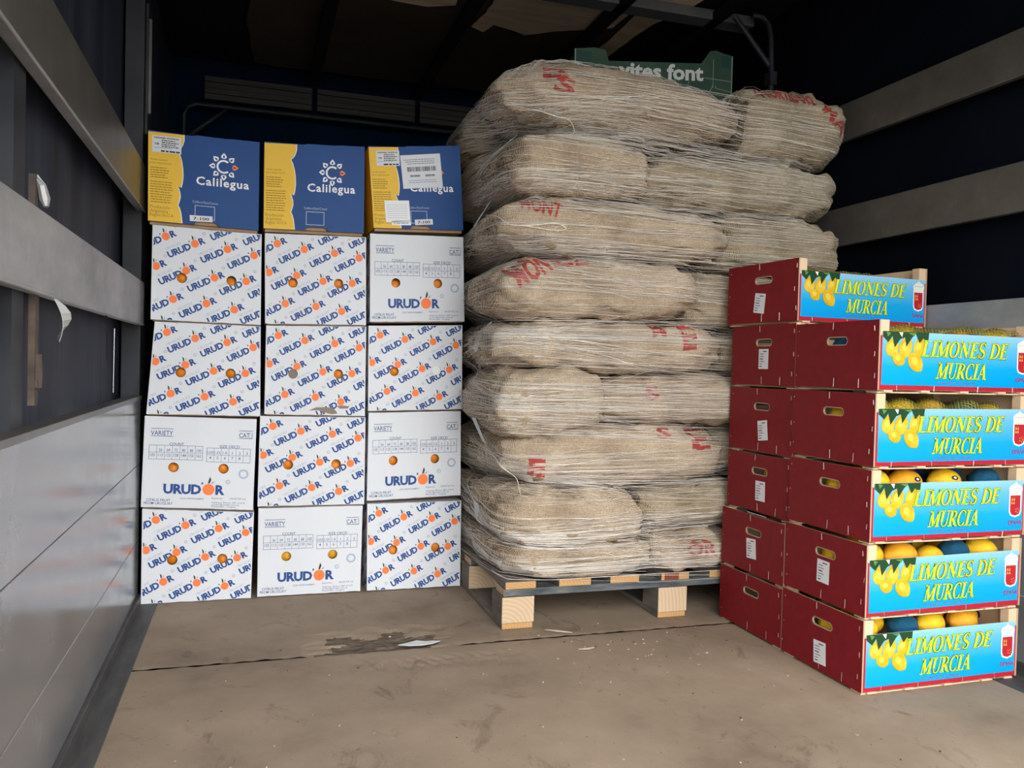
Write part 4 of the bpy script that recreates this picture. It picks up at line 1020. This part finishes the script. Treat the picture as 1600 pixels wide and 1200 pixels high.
def serif_text(cv, t, x0, y0, h, width, mt, ol, layer):
    tot = sum(GL[c][0] for c in t); kx = width / tot; x = x0; old = cv.tf
    for c in t:
        wd, st = GL[c]
        cv.tf = lambda q: (x + q[0] * kx + q[1] * h * .24, y0 + q[1] * h)
        for s_ in st: stroke(cv, s_, ol, layer, .035)
        for s_ in st: stroke(cv, s_, mt, layer + 1)
        x += wd * kx
    cv.tf = old
LW, LH = .540, .150
lab = Canvas()
lab.rect(0, 0, LW, LH, 'label_sky', 0)
def blob(pts, mt, layer): lab.shape([(x * LW, y * LH) for x, y in pts], mt, layer)
def lemon2(cx, cy, rx, ry, an, mt, layer, tip=.28):
    out = []
    for i in range(26):
        a = 2 * PI * i / 26; rr = 1 + tip * max(0, math.cos(a)) ** 14; X, Y = rx * math.cos(a) * rr, ry * math.sin(a)
        out.append((cx + X * math.cos(an) - Y * math.sin(an), cy + X * math.sin(an) + Y * math.cos(an)))
    lab.shape(out, mt, layer)
u_ = LW; v_ = LH
for (cx, cy, rx, ry, an) in ((.050, .66, .026, .019, 2.1), (.038, .72, .022, .018, 2.3)): pass
for k, (cx, cy, rx, ry, an) in enumerate(((.238 * u_, .72 * v_, .027, .020, 1.2), (.062 * u_, .70 * v_, .025, .0215, 1.2), (.147 * u_, .70 * v_, .029, .0215, 1.3), (.105 * u_, .485 * v_, .0215, .0175, 2.7), (.212 * u_, .44 * v_, .029, .0225, 2.3 + PI))):
    lemon2(cx, cy, rx * 1.03, ry * 1.03, an, 'label_lemon_dark', 1 + k, .12); lemon2(cx, cy + .0004, rx, ry, an, 'label_lemon', 1.5 + k, .12); lemon2(cx - .003, cy + .004, rx * .42, ry * .45, an, 'label_lemon_light', 1.7 + k, 0)
leaf = [(0, 1), (.0, .90), (.035, .80), (.06, .92), (.075, .70), (.11, .86), (.14, .90), (.15, .72), (.185, .90), (.21, .97), (.235, .80), (.26, .90), (.285, .70), (.29, .85), (.295, 1.0)]
blob(leaf, 'label_leaf', 7); blob([(.02, .99), (.03, .90), (.05, .97)], 'label_leaf_light', 8); blob([(.10, .99), (.12, .90), (.125, .99)], 'label_cream', 8); blob([(.16, .98), (.20, .93), (.21, .99)], 'label_leaf_light', 8)
serif_text(lab, 'LIMONES DE', .245 * LW, .555 * LH, .30 * LH, .58 * LW, 'label_yellow', 'label_outline', 8)
serif_text(lab, 'MURCIA', .345 * LW, .145 * LH, .30 * LH, .335 * LW, 'label_yellow', 'label_outline', 8)
lab.text('R.I.P. B-300757C / B.R.S. 71-000LC/MU', .36 * LW, .045 * LH, .035 * LH, 'label_magenta', 2, width=.26 * LW)
cx0 = .948 * LW
lab.shape([(cx0 - .0235, .80 * LH), (cx0 - .0235, .38 * LH), (cx0 - .018, .30 * LH), (cx0, .265 * LH), (cx0 + .018, .30 * LH), (cx0 + .0235, .38 * LH), (cx0 + .0235, .80 * LH)], 'print_white', 1)
lab.shape([(cx0 - .0195, .70 * LH), (cx0 - .0195, .39 * LH), (cx0 - .015, .325 * LH), (cx0, .295 * LH), (cx0 + .015, .325 * LH), (cx0 + .0195, .39 * LH), (cx0 + .0195, .70 * LH)], 'label_crest', 2)
lab.shape([(cx0 - .021, .71 * LH), (cx0 - .026, .83 * LH), (cx0 - .020, .89 * LH), (cx0 - .010, .92 * LH), (cx0 - .003, .94 * LH), (cx0, .985 * LH), (cx0 + .003, .94 * LH), (cx0 + .010, .92 * LH), (cx0 + .020, .89 * LH), (cx0 + .026, .83 * LH), (cx0 + .021, .71 * LH)], 'label_cream', 3)
for i in range(4): lab.disc(cx0 - .015 + .010 * i, .84 * LH, .0028, 'ring_print', 4, 8)
for (dx, dy) in ((-.013, .60), (-.005, .60), (-.013, .53), (-.005, .53)): lab.shape([(cx0 + dx - .003, dy * LH), (cx0 + dx, dy * LH + .009), (cx0 + dx + .003, dy * LH)], 'label_gold', 3)
for a in range(5): lab.disc(cx0 + .008 + .006 * math.cos(a * 1.256), .40 * LH + .006 * math.sin(a * 1.256), .0016, 'label_gold', 3, 6)
lab.text('ESPAÑA', cx0, .12 * LH, .085 * LH, 'label_magenta', 2, center=True, width=.052, bold=.02)
lab_polys = lab.clipped(0.0, 0.0, LW, LH)
def slot_shape(cx, cz, w, h):
    r = h / 2; out = []
    for i in range(9): a = -PI / 2 + PI * i / 8; out.append((cx + w / 2 - r + r * math.cos(a), cz + r * math.sin(a)))
    for i in range(9): a = PI / 2 + PI * i / 8; out.append((cx - w / 2 + r + r * math.cos(a), cz + r * math.sin(a)))
    return out
def end_panel(side, H, rnd):
    """x-normal red board with hand slot; local coords, outer face at x=0 (side left)"""
    mb = MB(); hole = slot_shape(D_ * .47 + 0, H * .72, .088, .021)
    outer = [(0, 0.008), (D_ * .25, .007), (D_ * .6, .0085), (D_, .008), (D_, H), (0, H)]
    loops = [outer, hole[::-1]]; pts = [p for l in loops for p in l]; fs = [tuple(t) for t in tessellate_polygon([[Vector((p[0], p[1], 0)) for p in l] for l in loops])]
    X0, X1 = (0, .005) if side == 'left' else (W_, W_ - .005)
    f = lambda p, x: (x, p[0], p[1])
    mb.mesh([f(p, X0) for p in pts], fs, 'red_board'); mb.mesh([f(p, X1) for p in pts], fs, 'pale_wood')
    for l in loops:
        n = len(l); mb.mesh([f(p, X0) for p in l] + [f(p, X1) for p in l], [(i, (i + 1) % n, (i + 1) % n + n, i + n) for i in range(n)], 'slot_rim')
    if side == 'left':
        rim = slot_shape(D_ * .47, H * .72, .093, .026)
        n = 9 * 2
        for i in range(n): mb.poly([f(rim[i], -.0004), f(rim[(i + 1) % n], -.0004), f(hole[(i + 1) % n], -.0004), f(hole[i], -.0004)], 'slot_rim')
        for (y, z, h) in ((D_ * .53, H - .022, .020), (D_ * .5, .012, .026), (D_ * .22, .012, .026), (.012, H * .85, .014), (.012, H * .5, .014), (.012, H * .2, .014), (D_ - .012, H * .88, .004), (D_ - .012, H * .5, .004), (D_ - .012, H * .2, .004)):
            y += rnd.uniform(-.006, .006); mb.tube([(-.0008, y, z), (-.0008, y + rnd.uniform(-.002, .002), z + h)], .0007, 'staple', 4)
    return mb
protoparts = {}
net_cells = None
def lemon_crate(x, y, z, label, H=H_, rz=0, sticker=None, label_rot=0, label_dx=0, front=True, seed=0):
    rnd = random.Random(seed)
    root = empty('fruit_crate', (x, y, z), label, 'crate', 'red wooden lemon crates', rz)
    end_panel('left', H, rnd).build('end_panel', root); end_panel('right', H, rnd).build('end_panel', root)
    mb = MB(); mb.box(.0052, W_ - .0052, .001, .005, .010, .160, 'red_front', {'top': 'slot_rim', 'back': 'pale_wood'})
    for fx in (.06, .20, .35, .48):
        xx = fx + rnd.uniform(-.01, .01); mb.tube([(xx, -.0008 + .001, .006), (xx + rnd.uniform(-.002, .002), -.0002, .022)], .0007, 'staple', 4)
    mb.build('front_panel', root)
    mb = MB(); mb.box(.0052, W_ - .0052, D_ - .005, D_ - .001, .010, .160, 'red_front', {'front': 'pale_wood'}); mb.build('back_panel', root)
    for (cx, cy) in ((.0055, .0055), (W_ - .0355, .0055), (.0055, D_ - .0355), (W_ - .0355, D_ - .0355)):
        mb = MB(); mb.box(cx, cx + .030, cy - .004 if cy < .1 else cy, cy + .026, .161 if cy < .1 else .01, H, 'pale_wood')
        if cy < .1: mb.box(cx, cx + .030, cy, cy + .026, .01, .161, 'pale_wood')
        mb.build('corner_post', root, bevel=.001)
    for i, cx in enumerate((.02, .15, .29, .43, .515)):
        mb = MB(); mb.box(cx, cx + .030, -.003 + .001, D_, .0035, .0085, 'pale_wood'); mb.build('bottom_slat', root)
    mb = MB(); mb.box(.006, W_ - .006, .008, .05, 0, .0034, 'pale_wood'); mb.box(.006, W_ - .006, D_ - .05, D_ - .008, 0, .0034, 'pale_wood'); mb.build('bottom_batten', root)
    mb = MB(); mb.box(.006, W_ - .006, .0075, D_ - .0075, .0087, .0107, 'pale_wood'); mb.build('base_board', root)
    if front:
        mb = MB(); ca, sa = math.cos(label_rot), math.sin(label_rot)
        def fn(u, v, o=0):
            uu = u - LW / 2; vv = v - LH / 2; return (.012 + label_dx + LW / 2 + uu * ca - vv * sa, .0005 - o, .022 + LH / 2 + uu * sa + vv * ca)
        Canvas().emit(mb, fn, lab_polys, .00025)
        mb.poly([fn(0, 0, -.0003), fn(0, LH, -.0003), fn(LW, LH, -.0003), fn(LW, 0, -.0003)], 'paper')
        o = mb.build('paper_label', root); o['label'] = 'sky blue paper label with yellow lettering and printed lemons'
    if sticker:
        sy, sz, rot = sticker; s = Canvas(); ca, sa = math.cos(rot), math.sin(rot)
        s.tf = lambda q: (sy + q[0] * ca - q[1] * sa, sz + q[0] * sa + q[1] * ca)
        s.rect(-.028, -.034, .028, .034, 'paper', 0)
        for i, wd in enumerate((.7, .5, .55, .45, .6, .35, .3)):
            s.rect(-.022 if i else -.004, .024 - i * .0085, -.022 + .044 * wd if i else .018, .027 - i * .0085, 'ink_soft' if i % 3 else 'ink', 1)
        sb = MB(); s.emit(sb, lambda u, v, o=0: (-.0006 - o, u * -1 + 2 * sy if False else (2 * sy - u), v)); o = sb.build('sticker', root); o['label'] = 'white address sticker'
    return root
fz_ = [0.0, .2125, .4245, .6350, .8500]
bz_ = [0.0, .2010, .4110, .6190, .8470]
stf = {0: (.180, .062, .05), 1: (.180, .094, -.02)}
stb = {1: (.182, .092, .08), 2: (.165, .082, .02), 3: (.163, .082, .12), 4: (.172, .098, 0)}
onm = ['bottom', 'second from the bottom', 'middle', 'fourth from the bottom', 'top']
fx_ = [1.640, 1.643, 1.650, 1.655, 1.660]
for i in range(5):
    Hh = ([.2105, .2100, .2085, .2130, .205])[i]
    lemon_crate(fx_[i], 1.887, fz_[i], 'red lemon crate with blue label, %s in nearest stack' % onm[i], H=Hh - .0, sticker=stf.get(i), label_rot=(.004, .012, .0, .004, -.004)[i], seed=i)
    Hb = ([.199, .208, .206, .226, .2135])[i]
    lemon_crate(fx_[i] + (.004, .002, .012, .008, .004)[i], 2.262 if i else 2.264, bz_[i], 'red lemon crate, %s in rear stack beside the sacks' % onm[i], H=Hb, sticker=stb.get(i), seed=20 + i)
lemon_crate(1.684, 2.285, 1.0625, 'red lemon crate set askew on top of the rear stack, highest of all the crates', H=.212, rz=R(4.5), sticker=(.19, .075, -.12), label_rot=0, seed=40)
# fruit
lm = {}
def lemon(x, y, z, r, mt, label, rz=0, sticker=False, tilt=0, red=False):
    key = (mt, sticker, red)
    name = 'lemon' if mt != 'blue_wrap' else 'wrapped_lemon'
    if key not in lm:
        mb = MB(); n = 16; vs = []; fs = []
        for i in range(n + 1):
            th = PI * i / n
            for j in range(2 * n):
                ph = PI * j / n; d = Vector((math.cos(th), math.sin(th) * math.cos(ph), math.sin(th) * math.sin(ph)))
                rr = 1 + (.16 * abs(d.x) ** 16) + .02 * noise.noise(d * 2.5)
                if mt == 'blue_wrap': rr = 1 + .07 * noise.noise(d * 3.5) + .03 * noise.noise(d * 8)
                vs.append((d.x * rr * 1.14, d.y * rr, d.z * rr * .97))
        for i in range(n):
            for j in range(2 * n): fs.append((i * 2 * n + j, (i + 1) * 2 * n + j, (i + 1) * 2 * n + (j + 1) % (2 * n), i * 2 * n + (j + 1) % (2 * n)))
        mb.mesh(vs, fs, mt); o = mb.build(name, smooth=True); lm[key] = o
        if sticker:
            s2 = MB(); cc = Vector((.1, -.93, .42)).normalized(); up = Vector((0, .41, .91)).normalized(); rt = up.cross(cc).normalized()
            for rad, mt2, off in ((.24, 'fruit_sticker', 1.03), (.11, 'label_cream', 1.04)):
                s2.poly([tuple(cc * (off - .35 * (rad * math.sin(0)) ** 2) + rt * rad * 1.1 * math.cos(a * PI / 9) + up * rad * .65 * math.sin(a * PI / 9)) for a in range(18)], mt2)
            so = s2.build('fruit_sticker', o); so['label'] = 'black and white oval fruit sticker'
    else:
        src = lm[key]; o = src.copy(); C.objects.link(o)
        for ch in list(src.children): c = ch.copy(); C.objects.link(c); c.parent = o
    o.location = (x, y, z); o.scale = (r, r, r); o.rotation_euler = (0, tilt, rz)
    return tag(o, label, 'lemon', 'fruit in the lemon crates')
Yl, Bl, Am = 'lemon_peel', 'blue_wrap', 'amber_peel'
FR = [  # per crate: list of (x offset from the crate's left, y offset, z offset, r, mat, rz, sticker)
 [(.075, .055, .160, .036, Yl, .6, 0), (.125, .10, .165, .038, Yl, 1.2, 0), (.195, .062, .162, .043, Bl, .1, 0), (.300, .06, .160, .042, Yl, .2, 0), (.375, .13, .170, .036, Yl, .5, 0), (.425, .065, .164, .043, Am, .15, 0), (.50, .12, .15, .036, Yl, .5, 0)],
 [(.070, .06, .162, .040, Yl, .8, 0), (.180, .062, .164, .048, Am, .1, 0), (.245, .14, .165, .040, Bl, 0, 0), (.290, .06, .140, .042, Yl, .4, 0), (.375, .062, .162, .044, Bl, .2, 0), (.480, .062, .165, .042, Yl, -.3, 0)],
 [(.075, .06, .158, .041, Yl, .8, 0), (.185, .065, .160, .048, Am, .05, 1), (.330, .065, .160, .045, Yl, -.1, 1), (.415, .14, .165, .042, Bl, 0, 0), (.480, .062, .160, .045, Bl, .3, 0), (.26, .15, .16, .04, Bl, 0, 0)],
 [(.060, .06, .150, .040, Yl, .8, 0), (.150, .065, .157, .044, Yl, .1, 0), (.255, .065, .148, .046, Am, .1, 0), (.330, .14, .155, .040, Bl, 0, 0), (.390, .065, .155, .046, Bl, .2, 0), (.485, .07, .140, .042, Yl, 0, 0)],
 [(.065, .07, .145, .042, Yl, .8, 0), (.180, .075, .160, .050, Yl, .1, 0), (.265, .07, .145, .040, Bl, 0, 0), (.335, .07, .140, .042, Am, .2, 0), (.400, .08, .140, .040, Bl, .1, 0), (.480, .075, .155, .045, Yl, 0, 0)]]
pos = ['leftmost', 'second from left', 'third from left', 'fourth from left', 'fifth from left', 'sixth from left', 'seventh from left']
net_under = {}
def safe(xx): return max(.052, min(W_ - .052, xx))
for i, lst in enumerate(FR):
    lst = sorted(lst); top_ = .196 if i > 2 else .203; P = []
    for j, (xo, yo, zo, r, mt, rz, st) in enumerate(lst):
        r *= .95; P.append(Vector((xo, yo + .010, min(zo + .006, top_ - r))))
    for it in range(60):
        for a in range(len(P)):
            for c in range(a + 1, len(P)):
                d_v = P[c] - P[a]; need = (lst[a][3] + lst[c][3]) * .95 * 1.13
                if d_v.length < need:
                    mv = Vector((d_v.x, abs(d_v.y) * (1 if P[c].y >= P[a].y else -1) + .004, 0)).normalized() * (need - d_v.length) * .5
                    P[c] += mv; P[a] -= mv
        for a, p in enumerate(P):
            p.x = max(.064, min(.498, p.x)); p.y = max(.052 + (.018 if p.x < .09 or p.x > .48 else 0), min(.30, p.y))
    for j, (xo, yo, zo, r, mt, rz, st) in enumerate(lst):
        nm_ = {Yl: 'yellow lemon', Am: 'deep yellow lemon', Bl: 'blue paper wrapped lemon'}[mt] + (' with oval sticker' if st else '')
        net_under.setdefault(i, []).append((P[j].x, P[j].y, P[j].z, r * .95))
        lemon(fx_[i] + P[j].x, 1.887 + P[j].y, fz_[i] + P[j].z, r * .95, mt, '%s, %s in %s crate' % (nm_, pos[j], onm[i]), rz, st)
    for j, xo in enumerate((.170, .270, .370, .470)):
        if i > 2: break
        mt = (Yl, Bl, Am, Yl, Yl, Am, Bl)[(j + i * 2) % 7]
        lemon(fx_[i] + xo, 1.887 + .232, fz_[i] + .155, .040, mt, '%s, %s of second row in %s crate' % ({Yl: 'yellow lemon', Am: 'deep yellow lemon', Bl: 'blue paper wrapped lemon'}[mt], ('leftmost', 'second', 'third', 'rightmost')[j], onm[i]), .3 * j)
    # one behind each hand slot
    lemon(fx_[i] + .060, 1.887 + .20, fz_[i] + .135, .040, Bl if i == 4 else Yl, '%s behind hand slot of %s crate, nearest stack' % ('blue wrapped lemon' if i == 4 else 'yellow lemon', onm[i]), 1.5)
    lemon(fx_[i] + .075, 2.262 + .165, bz_[i] + (.120 if i != 2 else .138), .040, Yl, 'yellow lemon behind hand slot of %s crate, rear stack' % onm[i], 1.4)
# olive netting folded over the fruit
def fruit_net(x, y, z, rz, seed, label, hgt=.185, amp=.012, under=(), x0=.038, x1=None, y1=None):
    mb = MB(); nx, ny = 60, 30; x1 = x1 or W_ - .038; y1 = y1 or D_ - .04; k = mb.slot('olive_net')
    for j in range(ny + 1):
        for i in range(nx + 1):
            u = i / nx; v = j / ny; px = x0 + (x1 - x0) * u; py = .009 + (y1 - .009) * v
            h = hgt + amp * noise.noise(Vector((px * 9, py * 9, seed))) + .006 * noise.noise(Vector((px * 30, py * 22, seed)))
            h -= .016 * (1 - min(1, v * 5)) ** 2
            for (lx, ly, lz, lr) in under:
                dd = math.hypot(px - lx, py - ly)
                if dd < lr * 1.25: h = max(h, lz + lr * math.sqrt(max(0, 1.56 - (dd / lr) ** 2)) * .82 + .004)
            h = min(h, .2045); mb.v.append((px, py, h))
    for j in range(ny):
        for i in range(nx):
            a = j * (nx + 1) + i; mb.f.append((a, a + 1, a + nx + 2, a + nx + 1)); mb.m.append(k)
    o = mb.build('fruit_net', smooth=True); o.location = (x, y, z); o.rotation_euler[2] = rz
    sm = o.modifiers.new('thickness', 'SOLIDIFY'); sm.thickness = .0006
    return tag(o, label, 'netting', 'olive netting over the lemons')
for i in (3, 4):
    fruit_net(fx_[i], 1.887, fz_[i], 0, i * 3.3, 'olive netting over lemons in %s crate, nearest stack' % onm[i], hgt=(.176 if i == 3 else .190), under=net_under[i], y1=D_ - .06)
fruit_net(1.684, 2.285, 1.0625, R(4.5), 17, 'olive green netting swelling out of the askew topmost crate', hgt=.190, x1=.33, amp=.01)
for k, xo in enumerate((.085, .19, .295)):
    lemon(1.684 + xo, 2.285 + .12, 1.0625 + .13, .040, Yl, 'yellow lemon under netting in the askew topmost crate, %s of three' % ('left', 'middle', 'right')[k], .4 * k)

# ------------------------------------------------------------------ LITTER ON THE FLOOR
mb = MB(); pts = [(.455, 2.585), (.49, 2.572), (.53, 2.57), (.565, 2.575), (.595, 2.598), (.57, 2.605), (.545, 2.60), (.52, 2.612), (.49, 2.60)]
fs = tessellate_polygon([[Vector((p[0], p[1], 0)) for p in pts]]); zf = [.003 + .006 * abs(noise.noise(Vector((p[0] * 30, p[1] * 30, 1)))) for p in pts]; n = len(pts)
mb.mesh([(p[0], p[1], z_) for p, z_ in zip(pts, zf)] + [(p[0], p[1], z_ + .0012) for p, z_ in zip(pts, zf)], [tuple(t) for t in fs] + [tuple(j + n for j in t) for t in fs] + [(i, (i + 1) % n, (i + 1) % n + n, i + n) for i in range(n)], 'scrap_white')
tag(mb.build('paper_scrap', origin=(.52, 2.59, 0)), 'white paper scrap lying on the floor seam in front of the cartons', 'litter')
mb = MB(); mb.tube([(.965, 2.625, .005), (1.0, 2.60, .006), (1.045, 2.575, .005)], [.003, .008, .004], 'splinter_wood', 5, flat=.4)
tag(mb.build('wood_splinter', origin=(1.0, 2.6, 0)), 'pale wood splinter on the floor in front of the pallet', 'litter')
mb = MB(); mb.tube([(1.005, 2.42, .004), (1.035, 2.415, .005), (1.06, 2.425, .004)], [.003, .007, .004], 'splinter_wood', 5, flat=.4)
tag(mb.build('wood_splinter', origin=(1.03, 2.42, 0)), 'short wood chip on the floor between pallet and lemon crates', 'litter')
mb = MB(); mb.tube([(1.012, 1.59, .004), (1.03, 1.588, .005), (1.045, 1.59, .004)], [.003, .006, .004], 'splinter_wood', 5, flat=.5)
tag(mb.build('wood_splinter', origin=(1.03, 1.59, 0)), 'tiny pale wood chip near the front edge of the photo', 'litter')
mb = MB(); rg = random.Random(77)
for k in range(110):
    cx, cy = (rg.uniform(-.2, 1.6), rg.uniform(1.4, 2.7)) if k % 2 else (rg.gauss(1.2, .2), rg.gauss(2.42, .14))
    if cx > 1.62: continue
    a = rg.uniform(0, PI); l = rg.uniform(.001, .004); w_ = rg.uniform(.0008, .002)
    tfm = lambda q, cx=cx, cy=cy, a=a: (cx + q[0] * math.cos(a) - q[1] * math.sin(a), cy + q[0] * math.sin(a) + q[1] * math.cos(a), q[2])
    mb.box(-l, l, -w_, w_, -.001, rg.uniform(.001, .003), 'crumb' if k % 3 else 'rust', tf=tfm)
tag(mb.build('floor_crumbs'), 'scattered pale and dark crumbs on the plywood floor', 'debris', kind='stuff')
